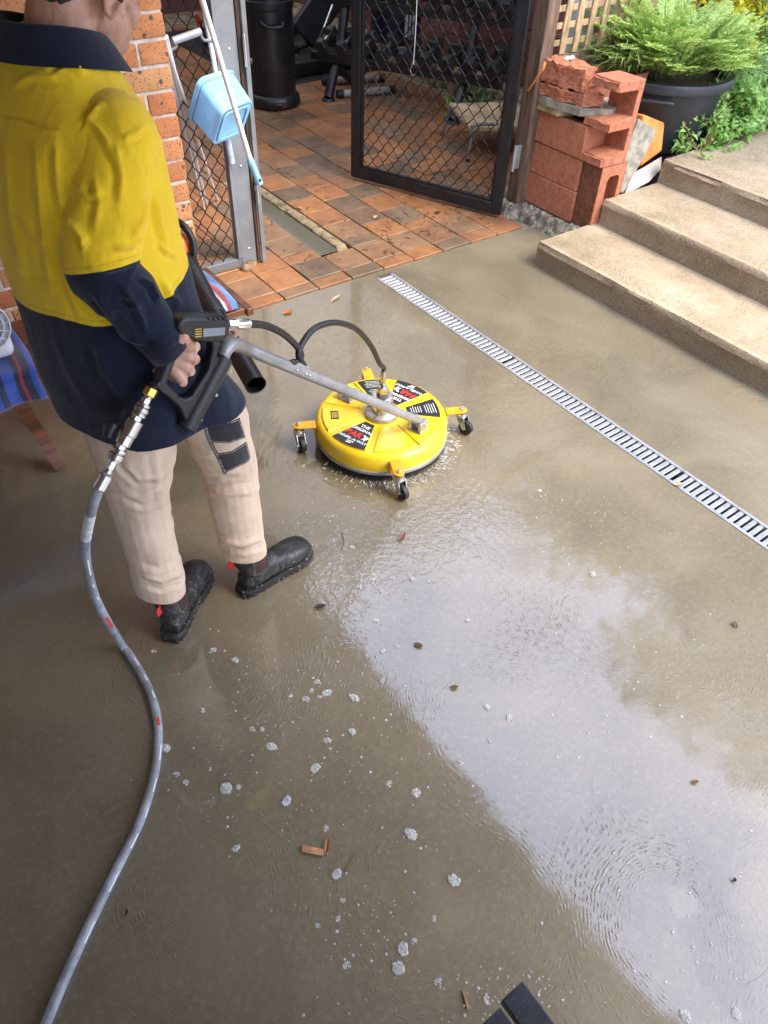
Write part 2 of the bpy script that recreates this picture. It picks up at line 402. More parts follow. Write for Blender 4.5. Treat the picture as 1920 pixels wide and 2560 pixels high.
def paver_mesh(lx, ly, seed):
    r = random.Random(seed); q = .0035; t = .010
    bm = MB(); hx, hy = lx/2-.003, ly/2-.003
    j = lambda: r.uniform(-.0025, .0025)
    top = [(-hx+q+j(), -hy+q+j(), t), (hx-q+j(), -hy+q+j(), t), (hx-q+j(), hy-q+j(), t), (-hx+q+j(), hy-q+j(), t)]
    mid = [(-hx, -hy, t-q), (hx, -hy, t-q), (hx, hy, t-q), (-hx, hy, t-q)]
    low = [(-hx, -hy, -.03), (hx, -hy, -.03), (hx, hy, -.03), (-hx, hy, -.03)]
    bm.add(top+mid+low, [(0,1,2,3)]+[(4+i, 4+(i+1) % 4, (i+1) % 4, i) for i in range(4)]+[(8+i, 8+(i+1) % 4, 4+(i+1) % 4, 4+i) for i in range(4)])
    return bm.mesh('paver', m_tile, smooth=False)
full = [paver_mesh(PIT, PIT, i) for i in range(6)]; half = [paver_mesh(PIT, PIT/2, 10+i) for i in range(3)]; front_m = {}
cands = []
for ci in range(-6, 14):
    xc = 2.078+PIT*(ci+.5)
    y = 3.102; k = 0
    yf = edge_y(xc)+.004
    cands.append((xc, (yf+y)/2, 'f', round(y-yf, 3)))
    while y < 8.2:
        L = PIT
        if ci % 2 and k == 1: L = PIT/2
        cands.append((xc, y+L/2, 'h' if L < PIT else 'p', L)); y += L; k += 1
P2, dd = project([(c[0], c[1], 0) for c in cands])
rt = random.Random(3); n_tile = 0
for (xc, yc, kind, L), (px, py) in zip(cands, P2):
    if not (330 < px < 1260 and -60 < py < 720): continue
    if xc > 4.75 or (xc > 3.35 and yc < 3.25): continue
    if 2.03 < xc < 2.29 and 3.32 < yc < 4.44: continue          # the broken-out channel
    if xc < 1.22 and yc < 3.35: continue                        # under the wall
    if n_tile >= 300: break
    if kind == 'f': me = paver_mesh(PIT, L, n_tile)
    else: me = rt.choice(full if kind == 'p' else half)
    place('paver', me, patio, (xc, yc, rt.uniform(-.0025, .002)), (rt.uniform(-.006, .006), rt.uniform(-.006, .006), rt.uniform(-.008, .008))); n_tile += 1
# the old door track: two crumbling mortar ridges with water standing between them
m_mort = simple('old_mortar', (.23, .18, .105), .85, var=.35, vscale=18, bump=.008, bscale=45)
def ridge(x0, x1, ya, yb, h, seed):
    r = random.Random(seed); bm = MB(); n = 150; prof = 9; ha = .5; xa = 0; xb = 0; gap = 0
    for i in range(n+1):
        y = ya+(yb-ya)*i/n; ha = .97*ha+.03*r.uniform(-.4, 2.2); xa = .93*xa+r.uniform(-.002, .002); xb = .93*xb+r.uniform(-.002, .002); e_ = min(1, min(i, n-i)/6)
        a = x0+xa; c = x1+xb
        for k in range(prof):
            t = k/(prof-1); f = math.sin(PI*t)**.22 if 0 < k < prof-1 else 0
            bm.v.append((a+(c-a)*t, y, -.027+(h*ha+.027)*f*e_+r.uniform(-.0010, .0010)*f))
    bm.f = [(i*prof+k, i*prof+k+1, (i+1)*prof+k+1, (i+1)*prof+k) for i in range(n) for k in range(prof-1)]
    return bm
ridge(2.205, 2.29, 3.33, 4.40, .012, 1).build('mortar_ridge', m_mort, patio, recalc=True)
ridge(2.025, 2.085, 3.33, 4.42, .009, 2).build('mortar_ridge', m_mort, patio, recalc=True)
m_water = NT('puddle'); m_water.set(Base_Color=(.10, .095, .07), Roughness=.06, IOR=1.5); m_water = m_water.m
b = MB(); b.add([(2.08, 3.34, -.006), (2.21, 3.34, -.006), (2.21, 4.40, -.006), (2.08, 4.40, -.006)], [(0, 1, 2, 3)])
b.build('standing_water', m_water, patio, smooth=False)

# ---- brick wall, every brick its own
m_mortar = simple('mortar', (.62, .54, .45), .9, var=.15, vscale=30, bump=.004, bscale=120)
m_brick = simple('orange_brick', (.5, .2, .08), .8, var=.12, vscale=25, bump=.0035, bscale=140,
                 ramp=[(0, (.50, .17, .060)), (.25, (.56, .235, .090)), (.5, (.60, .30, .125)), (.68, (.55, .22, .085)), (.82, (.62, .33, .15)), (.93, (.40, .10, .035)), (1, (.45, .13, .05))],
                 speck=[((.13, .075, .055), 24, .20), ((.24, .10, .05), 85, .26)])
WY, WX = 3.03, 1.252
wall = thing('brick_wall', (0, WY, 0), 'orange speckled brick wall with pale mortar beside the grey screen panel', 'wall')
b = MB(); b.box2((-2.6, WY+.005, -.05), (WX-.006, WY+.23, 2.42)); b.build('mortar_core', m_mortar, wall, smooth=False)
def brick_mesh(l, d, seed):
    bm = bmesh.new(); bmesh.ops.create_cube(bm, size=1)
    for v in bm.verts: v.co = Vector((v.co.x*l, v.co.y*d, v.co.z*.076))
    bmesh.ops.bevel(bm, geom=list(bm.edges), offset=.007, segments=2, profile=.6, affect='EDGES')
    r = random.Random(seed)
    for v in bm.verts: v.co += Vector((r.uniform(-.0014, .0014), r.uniform(-.0006, .0006), r.uniform(-.0014, .0014)))
    me = bpy.data.meshes.new('brick'); bm.to_mesh(me); bm.free(); me.materials.append(m_brick)
    me.polygons.foreach_set('use_smooth', [True]*len(me.polygons)); me.set_sharp_from_angle(angle=math.radians(50)); return me
b_full = [brick_mesh(.230, .11, i) for i in range(4)]; b_half = [brick_mesh(.112, .11, 9+i) for i in range(4)]; b_end = [brick_mesh(.112, .236, 20+i) for i in range(3)]; b_endf = [brick_mesh(.230, .236, 30+i) for i in range(3)]
rb = random.Random(11)
for c in range(28):
    z = .043+c*.086-.02; x = WX
    first = True
    while x > -1.0:
        l = .230
        if first and c % 2: l = .112
        if first: me = rb.choice(b_end if c % 2 else b_endf); yy = WY+.118
        else: me = rb.choice(b_full); yy = WY+.055
        place('brick', me, wall, (x-l/2, yy-WY+rb.uniform(-.002, .002), z), (rb.uniform(-.004, .004), rb.uniform(-.01, .01), 0 if rb.random() < .5 else PI if not first else 0))
        x -= l+.010; first = False

# ---- carport roof overhead and gutter (its edge shows mirrored in the wet floor), gym roof, walls
m_roofin = simple('roof_lining', (.44, .37, .29), .7, var=.1)
m_gut = simple('gutter_metal', (.30, .27, .23), .5, var=.1)
car = thing('carport_roof', (0, 0, 2.4), 'flat carport roof with a gutter along its edge, mirrored in the wet floor', 'roof')
b = MB(); b.box2((-5, -6, 2.42), (1.62, 3.26, 2.50)); b.build('roof_sheet', m_roofin, car, smooth=False)
b = MB(); b.box2((1.62, -6, 2.37), (1.73, 3.26, 2.49)); b.build('gutter', m_gut, car, bevel=.01)
for k in range(7):
    b = MB(); b.box2((-5, -5.4+k*1.35, 2.28), (1.60, -5.33+k*1.35, 2.418)); b.build('rafter', m_roofin, car, smooth=False)
for py in (-5.2,):
    b = MB(); b.box2((1.50, py, 0), (1.59, py+.09, 2.36)); b.build('post', m_gut, car, smooth=False)
hw = MB(); hw.box2((-4.2, -6, -.05), (-4.0, 3.2, 2.42)); tag(hw.build('added_side_wall', simple('render_wall', (.42, .36, .28), .8, var=.1), smooth=False), 'unseen plain wall added left of the carport to keep light off the slab', 'wall')  # unseen wall, added to keep the left of the slab dark
def light_sheet():  # translucence added so the roof sheet lets light into the gym
    N = NT('light_passing_sheet'); tr = N.n('BsdfTranslucent'); tr.inputs[0].default_value = (.36, .34, .31, 1); ms = N.n('MixShader'); ms.inputs[0].default_value = .75
    N.set(Base_Color=(.5, .48, .44), Roughness=.5); N.t.links.new(N.b.outputs[0], ms.inputs[1]); N.t.links.new(tr.outputs[0], ms.inputs[2]); N.t.links.new(ms.outputs[0], N.out.inputs[0]); return N.m
gr = thing('patio_roof', (3, 6, 2.5), 'low sheet roof over the home gym patio, made translucent to light the gym', 'roof')
b = MB(); b.add([(1.0, 3.28, 2.55), (5.3, 3.28, 2.55), (5.3, 9.4, 2.62), (1.0, 9.4, 2.62)], [(0, 1, 2, 3)]); b.build('roof_sheet', light_sheet(), gr, smooth=False)
b = MB(); b.box2((1.74, 3.16, 2.44), (5.3, 3.28, 2.58)); b.build('gutter', m_gut, gr, smooth=False)

m_bk = simple('red_block_wall', (.20, .085, .06), .8, var=.2, vscale=10, bump=.004, bscale=50, ramp=[(0, (.21, .082, .058)), (.5, (.17, .07, .055)), (1, (.25, .11, .085))])
gw = thing('block_wall', (4.86, 6, 0), 'dark red concrete block wall behind the gym equipment', 'wall')
b = MB(); b.box2((4.872, 3.3, 0), (5.06, 9.2, 2.52)); b.build('mortar_core', simple('dark_mortar', (.2, .17, .15), .9), gw, smooth=False)
bmk = MB(); bmk.box((0, 0, 0), (.19, .384, .184)); me_blk = bmk.mesh('block', m_bk, smooth=False)
for r_ in range(7):
    for k in range(15):
        yb = 3.5+k*.394+(.197 if r_ % 2 else 0)
        o = place('block', me_blk, gw, (4.955-4.86, yb-6, .26+r_*.194), bevel=.004, bseg=1)
b = MB(); n = 60
for i in range(n+1):
    y = 3.3+5.9*i/n
    for (x, z) in ((4.63, -.01), (4.66+.02*math.sin(i*1.7), .13+.02*math.sin(i*2.3)), (4.75, .155+.012*math.sin(i*3.1)), (4.88, .16)): b.v.append((x, y, z))
b.f = [(i*4+k, (i+1)*4+k, (i+1)*4+k+1, i*4+k+1) for i in range(n) for k in range(3)]
b.build('concrete_footing', simple('mossy_footing', (.30, .25, .14), .9, var=.5, vscale=9, bump=.02, bscale=22), gw, recalc=True)
bw = MB(); bw.box2((.2, 9.2, -.05), (5.06, 9.4, 2.52)); tag(bw.build('gym_back_wall', m_bk, smooth=False), 'dim brown wall closing the far end of the gym', 'wall')
bw = MB(); bw.box2((.9, 3.6, -.05), (1.06, 9.2, 2.52)); tag(bw.build('gym_side_wall', simple('gymside', (.16, .13, .11), .8), smooth=False), 'dim wall on the far left side of the gym behind the mesh panel', 'wall')

# ---- concrete steps
def step_mat():
    N = NT('aggregate_concrete'); v = N.n('TexCoord').outputs['Object']
    big = N.noise(v, 3.2, 7, .68); gr_ = N.noise(v, 95, 5, .8); pit = N.noise(v, 40, 5, .75)
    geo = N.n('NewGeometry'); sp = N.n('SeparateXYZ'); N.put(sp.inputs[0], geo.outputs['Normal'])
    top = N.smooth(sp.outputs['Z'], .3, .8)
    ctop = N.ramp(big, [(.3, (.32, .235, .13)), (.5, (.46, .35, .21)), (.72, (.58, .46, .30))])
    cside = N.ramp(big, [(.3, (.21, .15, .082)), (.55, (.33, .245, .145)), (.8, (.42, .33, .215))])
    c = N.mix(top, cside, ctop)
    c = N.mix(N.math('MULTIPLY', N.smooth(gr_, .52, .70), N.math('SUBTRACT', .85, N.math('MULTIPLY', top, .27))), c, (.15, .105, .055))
    c = N.mix(N.math('MULTIPLY', N.smooth(N.noise(v, 110, 3, .7), .56, .68), .55), c, (.66, .56, .42))
    c = N.mix(N.math('MULTIPLY', N.smooth(N.noise(v, 90, 3, .6), .60, .68), N.smooth(N.noise(v, 2.6, 3), .45, .65)), c, (.10, .08, .055))
    vp = N.n('TexVoronoi'); N.put(vp.inputs['Vector'], v); vp.inputs['Scale'].default_value = 75
    c = N.mix(N.math('MULTIPLY', N.math('LESS_THAN', vp.outputs['Distance'], .22), N.smooth(N.noise(v, 7, 4), .42, .60)), c, (.13, .09, .05))
    N.set(Base_Color=c, Roughness=.82, Normal=N.bump(N.math('ADD', N.math('MULTIPLY', gr_, .5), N.math('MULTIPLY', pit, 1.3)), .010)); return N.m
m_step = step_mat()
def step_block(x0, x1, y0, y1, z0, z1, seed, skew=0., chip=.006):
    """x0 face towards the slab, irregular nosing with brushed grooves"""
    r = random.Random(seed); n = 110; bm = MB()
    prof = [(0, 0), (0.004, .30), (0, .62), (-.004, .80), (.002, .93), (.012, 1.0)]
    grooves = [(.035+.011*k, 1.0-(.028 if k % 2 else 0)) for k in range(9)]
    prof = prof+grooves+[(.16, 1.0), (None, 1.0)]
    m = len(prof); ch = 0
    for i in range(n+1):
        y = y0+(y1-y0)*i/n
        ch = .75*ch+r.uniform(-1, 1)*chip
        for k, (dx, t) in enumerate(prof):
            xx = x1 if dx is None else x0+skew*(y1-y)+dx+(ch*(.4 if k < 6 else 0))+(abs(r.gauss(0, chip*.9)) if 1 < k < 5 else 0)
            bm.v.append((xx, y, z0+(z1-z0)*t-(abs(ch)*.35 if k in (4, 5) else 0)))
    bm.f = [(i*m+k, i*m+k+1, (i+1)*m+k+1, (i+1)*m+k) for i in range(n) for k in range(m-1)]
    base = n*m
    # far end face
    e = len(bm.v); bm.v += [(x1, y1, z0), (x1, y0, z0)]
    bm.f.append(tuple([base+k for k in range(m)]+[e]))
    return bm
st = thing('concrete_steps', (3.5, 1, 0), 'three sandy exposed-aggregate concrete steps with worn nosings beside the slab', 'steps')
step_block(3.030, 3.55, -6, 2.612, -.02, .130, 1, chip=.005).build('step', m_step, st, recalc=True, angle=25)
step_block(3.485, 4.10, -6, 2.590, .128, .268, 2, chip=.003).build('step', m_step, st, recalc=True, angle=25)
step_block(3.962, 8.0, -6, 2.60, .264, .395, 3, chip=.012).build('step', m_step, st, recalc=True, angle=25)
# rough kerb under the post and blocks
m_kerb = simple('rough_kerb', (.40, .35, .25), .9, var=.4, vscale=22, bump=.02, bscale=40, speck=[((.06, .06, .03), 55, .25)])
b = MB(); n = 46; r = random.Random(5)
for i in range(n+1):
    y = 2.58+(3.34-2.58)*i/n
    xo = 3.39-(.06 if y > 3.12 else 0)
    for (x, z) in ((xo-.03, -.01), (xo-.012, .05), (xo+.005, .088), (xo+.05, .10), (3.66, .10), (3.66, -.01)):
        b.v.append((x+r.uniform(-.010, .010), y, z+r.uniform(-.008, .008)*(z > 0)))
b.f = [(i*6+k, (i+1)*6+k, (i+1)*6+k+1, i*6+k+1) for i in range(n) for k in range(5)]+[tuple(range(6)), tuple(n*6+k for k in range(6))]
tag(b.build('kerb', m_kerb, recalc=True, angle=30), 'rough mossy concrete kerb under the red blocks and timber post', 'kerb')

# ---- drain grates
m_galv = simple('galvanised_steel', (.50, .51, .52), .42, metal=.75, var=.12, vscale=14, rvar=.25)
gm = MB()
gm.prism([(-.0098, 0), (.0098, 0), (.0068, .0045), (-.0068, .0045)], (-.041, 0, -.004), (0, 1, 0), (0, 0, 1), .082)
bar_me = gm.mesh('bar', m_galv, smooth=False)
PB = .0282; sec_end = [2.952, 1.985, 1.02, .055, -.91]; glabels = ['short-slotted galvanised drain grate nearest the tiles', 'galvanised slotted drain grate in the middle of the channel', 'galvanised slotted drain grate running out of the right edge of the picture', 'galvanised drain grate beyond the frame']
for k in range(3):
    ya, yb = sec_end[k+1]+.0015, sec_end[k]-.0015; cx = (DX0+DX1)/2
    gt = thing('drain_grate', (cx, (ya+yb)/2, 0), glabels[k], 'drain grate', 'drain grates in the floor channel')
    for sx in (-1, 1):
        b = MB(); b.box2((cx+sx*.0535, ya, -.03), (cx+sx*.040, yb, .0025)); b.build('rail', m_galv, gt, smooth=False)
    n = int((yb-ya)/PB)
    for i in range(n):
        place('bar', bar_me, gt, (0, ya+PB*(i+.5)+((yb-ya)-n*PB)/2-(ya+yb)/2, 0))
# ================================================================== DOORWAY, GYM AND STACKED THINGS
m_blackmetal = simple('black_powdercoat', (.012, .012, .013), .42, var=.3, vscale=20, bump=.0006, bscale=300, rvar=.2)
m_mesh = simple('black_mesh_wire', (.010, .010, .011), .6, var=.2, spec=.25)
m_grey = simple('grey_aluminium', (.20, .21, .215), .45, metal=.2, var=.12, vscale=8, rvar=.2)
m_chrome = simple('bright_steel', (.68, .67, .65), .25, metal=.95, var=.08, rvar=.15)
m_timber = simple('weathered_timber', (.17, .105, .062), .75, var=.35, vscale=9, stretch=(6, 6, .5), bump=.003, bscale=30)
m_timber_dark = simple('dark_timber', (.075, .042, .024), .7, var=.35, vscale=12, stretch=(8, 8, .5), bump=.002, bscale=30)
m_lattice = simple('lattice_timber', (.46, .31, .16), .75, var=.3, vscale=7, stretch=(5, 5, 1), bump=.002, bscale=60)
m_rubber = simple('black_rubber', (.014, .014, .014), .55, var=.3, vscale=15)
m_white = simple('white_plastic', (.72, .72, .71), .35, var=.06)
m_blue = simple('sky_blue_plastic', (.27, .55, .78), .38, var=.07, vscale=12, bump=.0006, bscale=140, rvar=.15, speck=[((.42, .42, .38), 60, .05)])

def diamond(o, u, v, W, Hh, cw, chh, r=.0021, clip=None):
    """expanded diamond mesh: zigzag strands that touch at their knuckles"""
    o = Vector(o); u = Vector(u).normalized(); v = Vector(v).normalized(); nrm = u.cross(v)
    bm = MB(); n = int(W/(cw/2)); rows = int(Hh/(chh/2)); kn = chh*.13
    for j in range(n+1):
        x0 = j*cw/2; pts = []
        for i in range(rows+1):
            s = (1 if (i+j) % 2 else -1)*(cw/4-.0012)
            x = min(max(x0+s, 0), W); z = min(i*chh/2, Hh)
            pts += [(x, max(z-kn/2, 0)), (x, min(z+kn/2, Hh))]
        ws = []
        for (x, z) in pts:
            p = o+u*x+v*z
            ws.append(p)
        # flat-ish strand of 4 sides, no end caps
        vs = []
        for i, p in enumerate(ws):
            q0 = ws[max(i-1, 0)]; q1 = ws[min(i+1, len(ws)-1)]; t = (q1-q0)
            t = t.normalized() if t.length > 1e-6 else v
            s1 = t.cross(nrm).normalized()
            vs += [p+s1*r, p+nrm*r*1.5, p-s1*r, p-nrm*r*1.5]
        fs = [(4*i+k, 4*i+(k+1) % 4, 4*i+4+(k+1) % 4, 4*i+4+k) for i in range(len(ws)-1) for k in range(4)]
        bm.add(vs, fs)
    return bm
# ---- fixed screen panel
PY = 3.45
pn = thing('screen_panel', (1.5, PY, 0), 'grey aluminium framed screen panel with black diamond mesh beside the brick wall', 'screen panel')
b = MB(); b.box2((1.655, PY-.022, .012), (1.742, PY+.022, 2.2)); b.build('stile', m_grey, pn, bevel=.003)
b = MB(); b.box2((1.632, PY-.030, .062), (1.6545, PY+.012, 2.2)); b.build('bead', m_grey, pn, bevel=.002)
b = MB(); b.box2((1.20, PY-.022, .012), (1.6545, PY+.022, .058)); b.build('bottom_rail', m_grey, pn, bevel=.003)
b = MB(); b.box2((1.20, PY-.022, .059), (1.243, PY+.022, 2.2)); b.build('stile', m_grey, pn, bevel=.003)
diamond((1.243, PY-.005, .058), (1, 0, 0), (0, 0, 1), .392, 2.14, .0655, .092, .0027).build('diamond_mesh', m_mesh, pn, smooth=False)
for z in (.10, .52, 1.02, 1.5):
    b = MB(); b.ball((1.70, PY-.023, z), (.007, .004, .007), 10, 6); b.build('rivet', m_chrome, pn)
jb = thing('door_jamb', (1.77, PY, 0), 'dark timber door jamb with a thin grey hinge strip', 'door jamb')
b = MB(); b.box2((1.744, PY-.03, .01), (1.762, PY+.06, 2.2)); b.build('jamb_board', m_timber_dark, jb, bevel=.002)
b = MB(); b.box2((1.7635, PY-.045, .01), (1.786, PY-.032, 2.2)); b.build('hinge_strip', m_grey, jb, bevel=.001)
for z in (.33, .95, 1.6):
    b = MB(); b.cyl((1.763, PY-.052, z), (1.763, PY-.052, z+.13), .008, 10); b.build('hinge', m_chrome, jb)
b = MB(); r = random.Random(8)
for k in range(9):
    b.ball((1.62+k*.014+r.uniform(-.02, .02), PY-.03+r.uniform(-.03, .05), .012), (r.uniform(.02, .045), r.uniform(.02, .04), r.uniform(.012, .03)), 8, 5)
tag(b.build('rubble', simple('crumbled_mortar', (.24, .15, .085), .9, var=.4, vscale=20, bump=.01, bscale=60)), 'crumbled mortar lump at the foot of the grey panel', 'rubble')

# ---- things hung on the panel
bh = thing('bail_handle', GY(385, 160, 3.40), 'grey metal carrying handle with a thick grip above the blue bucket', 'handle')
pl = 3.40
b = MB(); b.tube(catmull([GY(386, 175, pl), GY(371, 130, pl), GY(367, 112, pl), GY(380, 100, pl), GY(375, 87, pl)], 6), .0065, 8); b.build('side_arm', m_grey, bh)
b = MB(); b.tube(catmull([GY(431, 69, pl), GY(440, 86, pl), GY(456, 88, pl), GY(470, 104, pl), GY(476, 140, pl)], 6), .0065, 8); b.build('side_arm', m_grey, bh)
b = MB(); b.cyl(GY(373, 89, pl), GY(433, 68, pl), .015, 14); b.build('grip', simple('grey_grip', (.36, .37, .38), .5, metal=.3), bh)
A_, B_, D_, A2 = GY(481, 241, 3.17), GY(548, 215, 3.26), GY(458, 316, 3.235), GY(431, 174, 3.37)
bk = thing('bucket', A2, 'sky blue rectangular mop bucket hung bottom-out on the mesh panel', 'bucket')
uu, vv, ww = B_-A_, D_-A_, A2-A_
def bq(s, t, k, grow=0.):
    """point of the bucket: s along width, t along breadth (0..1), k from the bottom (0) to the rim (1)"""
    g = 1+.10*k+grow
    return A_+ww*k+uu*(.5+(s-.5)*g)+vv*(.5+(t-.5)*g)
def rounded(n=5, r=.16):
    P = []
    for (cx, cy, a0) in ((1-r, 1-r, 0), (r, 1-r, 90), (r, r, 180), (1-r, r, 270)):
        for i in range(n+1):
            a = math.radians(a0+90*i/n); P.append((cx+r*math.cos(a), cy+r*math.sin(a)))
    return P
rr = rounded(); m = len(rr); b = MB()
lv = [(0.012, -.10), (0, -.03), (.02, 0), (.5, 0), (.9, 0), (1, .0), (1, -.06), (.5, -.06), (.05, -.07)]
for (k, g) in lv: b.v += [tuple(bq(s, t, k, g)) for (s, t) in rr]
b.f = [(i*m+k, i*m+(k+1) % m, (i+1)*m+(k+1) % m, (i+1)*m+k) for i in range(len(lv)-1) for k in range(m)]+[tuple(range(m-1, -1, -1)), tuple((len(lv)-1)*m+k for k in range(m))]
b.build('pail', m_blue, bk, recalc=True, angle=50)
b = MB(); lv = [(.86, .03), (.86, .085), (.99, .10), (1.01, .06), (1.0, .01)]
for (k, g) in lv: b.v += [tuple(bq(s, t, k, g)) for (s, t) in rr]
b.f = [(i*m+k, i*m+(k+1) % m, (i+1)*m+(k+1) % m, (i+1)*m+k) for i in range(len(lv)-1) for k in range(m)]
b.build('rim', m_blue, bk, recalc=True)
b = MB(); lv = [(-.012, -.16), (-.028, -.17), (-.028, -.28), (-.012, -.29)]
for (k, g) in lv: b.v += [tuple(bq(s, t, k, g)) for (s, t) in rr]
b.f = [(i*m+k, i*m+(k+1) % m, (i+1)*m+(k+1) % m, (i+1)*m+k) for i in range(len(lv)-1) for k in range(m)]
b.build('foot_ring', m_blue, bk, recalc=True)
mp = thing('mop', GY(540, 345, 3.08), 'white mop pole with pale blue grip hanging in front of the bucket', 'mop')
p0, p1, p2 = GY(437, 0, 3.10), GY(541, 347, 3.08), GY(561, 397, 3.075)
dir_ = (p0-p1).normalized()
b = MB(); b.cyl(p1, p0+dir_*.62, .0115, 14); b.build('pole', m_white, mp)
b = MB(); b.tube([p1+dir_*.012, p1, (p1*2+p2)/3, p2], [.0122, .0165, .015, .0165], 14); g_ = b.build('grip', m_blue, mp)
b = MB(); b.tube([p2+dir_*.022+Vector((0, -.017, 0)), p2+dir_*.022+Vector((0, .017, 0))], .007, 10); b.build('hang_hole', m_rubber, mp)
hk = MB(); tp = p0+dir_*.60; hk.tube([tp, tp+Vector((.0, .04, .01)), Vector((tp.x, 3.44, tp.z+.02))], .004, 6); hk.build('hook', m_chrome, mp)
mp2 = thing('mop', GY(500, 350, 3.41), 'second mop handle with worn lilac-blue grip below the bucket', 'mop')
q1, q2 = GY(489, 285, 3.405), GY(501, 352, 3.40)
b = MB(); b.cyl(q1, q1+(GY(438, 0, 3.41)-q1)*1.25, .011, 12); b.build('pole', m_white, mp2)
b = MB(); b.tube([q1, (q1*2+q2)/3, q2], [.0155, .0145, .016], 12); b.build('grip', simple('lilac_grip', (.42, .47, .62), .5, var=.25, vscale=20), mp2)
b = MB(); b.cyl(GY(466, 122, 3.415), GY(428, -30, 3.415), .013, 12)
tag(b.build('broom_handle', simple('stick_timber', (.30, .17, .09), .6, var=.2)), 'brown wooden stick behind the white mop pole', 'stick')
b = MB(); b.tube(catmull([GY(423, 30, 3.55), GY(429, 45, 3.55), GY(433, 60, 3.55)], 4), [.006, .012, .010], 10)
tag(b.build('red_tool_handle', simple('red_plastic', (.55, .03, .02), .4)), 'small red plastic handle behind the mesh', 'handle')
for i, (bx, by, tx, ty) in enumerate(((441, 452, 388, 240), (447, 443, 398, 240), (470, 433, 406, 240))):
    p0 = G(bx, by, .004); p1 = GY(tx, ty, 3.52); b = MB(); b.cyl(p0, p0+(p1-p0)*1.5, .0085, 10)
    tag(b.build('white_rod', m_white), ['leftmost thin white rod leaning behind the mesh panel', 'middle thin white rod leaning behind the mesh panel', 'rightmost thin white rod leaning behind the mesh panel'][i], 'rod', 'white rods behind the mesh')

# ---- black open gate
gL, gR = Vector((2.845, 4.13, 0)), Vector((3.262, 3.145, 0)); gu = (gL-gR).normalized(); gn = gu.cross(Vector((0, 0, 1))); GW = (gL-gR).length
gt = thing('security_gate', gR, 'black steel security gate with diamond mesh standing open over the tiles', 'gate')
def gp(s, z, n=0.): return gR+gu*s+gn*n+Vector((0, 0, z))
def gbar(s0, s1, z0, z1, name, th=.030, off=0., mat=None):
    bm = MB(); c = (gp(s0, z0)+gp(s1, z1))/2+gn*off
    bm.box(c, (abs(s1-s0), th, abs(z1-z0)), Matrix((gu, gn, Vector((0, 0, 1)))).transposed()); bm.build(name, mat or m_blackmetal, gt, bevel=.003)
gbar(0, .062, .03, 2.05, 'stile'); gbar(GW-.062, GW, .03, 2.05, 'stile'); gbar(.0625, GW-.0625, .03, .098, 'bottom_rail'); gbar(.0625, GW-.0625, 1.98, 2.05, 'top_rail')
gbar(.0625, .080, .0985, 1.98, 'bead', .02, .006); gbar(GW-.080, GW-.0625, .0985, 1.98, 'bead', .02, .006); gbar(.0805, GW-.0805, .0985, .112, 'bead', .02, .006)
diamond(gp(.08, .11), gu, (0, 0, 1), GW-.16, 1.87, .074, .094, .0031).build('diamond_mesh', m_mesh, gt, smooth=False)
b = MB(); b.box((3.315, 3.135, .36), (.055, .012, .13)); b.build('hinge', m_galv, gt, bevel=.003)
b = MB(); b.cyl((3.290, 3.128, .29), (3.290, 3.128, .43), .010, 10); b.build('hinge_pin', m_galv, gt)
pw = lambda x, y: GP(x, y, gR+gn*(.03 if gn.dot(CP-gR) > 0 else -.03), gn)
b = MB(); b.tube(catmull([pw(901, -20), pw(898, 60), pw(893, 138)], 5), .0038, 8); b.tube(catmull([pw(893, 138), pw(887, 150), pw(891, 163), pw(897, 160)], 6), .0022, 6)
tag(b.build('spring', m_chrome), 'thin steel spring with a hook hanging on the black gate', 'spring')
# ---- timber post and lattice
po = thing('timber_post', (3.39, 3.15, 0.1), 'weathered square timber post the black gate hangs on', 'post')
b = MB(); b.box2((3.345, 3.10, .095), (3.435, 3.195, 2.44)); b.build('shaft', m_timber, po, bevel=.004)
b = MB(); pth = [GX(1178, 134, 3.343), GX(1172, 150, 3.325), GX(1160, 168, 3.322), GX(1141, 196, 3.33)]
P = catmull(pth, 5)
for i in range(len(P)-1): b.beam(P[i], P[i+1], .020, .004, up=(0, 1, 0))
tag(b.build('leather_strap', simple('tan_leather', (.52, .20, .05), .5)), 'tan leather strap nailed to the timber post', 'strap')
lt = thing('lattice_screen', (4.1, 3.2, .8), 'pale timber lattice screen between the post and the shrubs', 'lattice')
b = MB(); b.box2((3.437, 3.172, .785), (4.84, 3.215, .835)); b.build('bottom_rail', m_timber, lt, bevel=.004)
sv = MB(); sv.box((0, 0, 0), (.044, .009, 1.2)); sv_me = sv.mesh('slat', m_lattice, smooth=False)
sh = MB(); sh.box((0, 0, 0), (1.40, .009, .030)); sh_me = sh.mesh('slat', m_lattice, smooth=False)
for k in range(14): place('slat', sv_me, lt, (3.50+k*.102-4.1, -.012, .64), (0, .0, 0), bevel=.002, bseg=1)
for k in range(14): place('slat', sh_me, lt, (4.14-4.1, -.002, .095+k*.080), bevel=.002, bseg=1)
wb = thing('white_sheet', (4.1, 3.5, .8), 'white board leaning behind the lattice', 'board')
b = MB(); b.box((4.22, 3.42, .60), (.62, .012, 1.16), Matrix.Rotation(math.radians(-8), 3, 'X')); b.build('sheet', m_white, wb, smooth=False)
b = MB(); b.box((4.22, 3.50, .30), (.05, .02, .6)); b.build('prop', m_timber, wb, smooth=False)

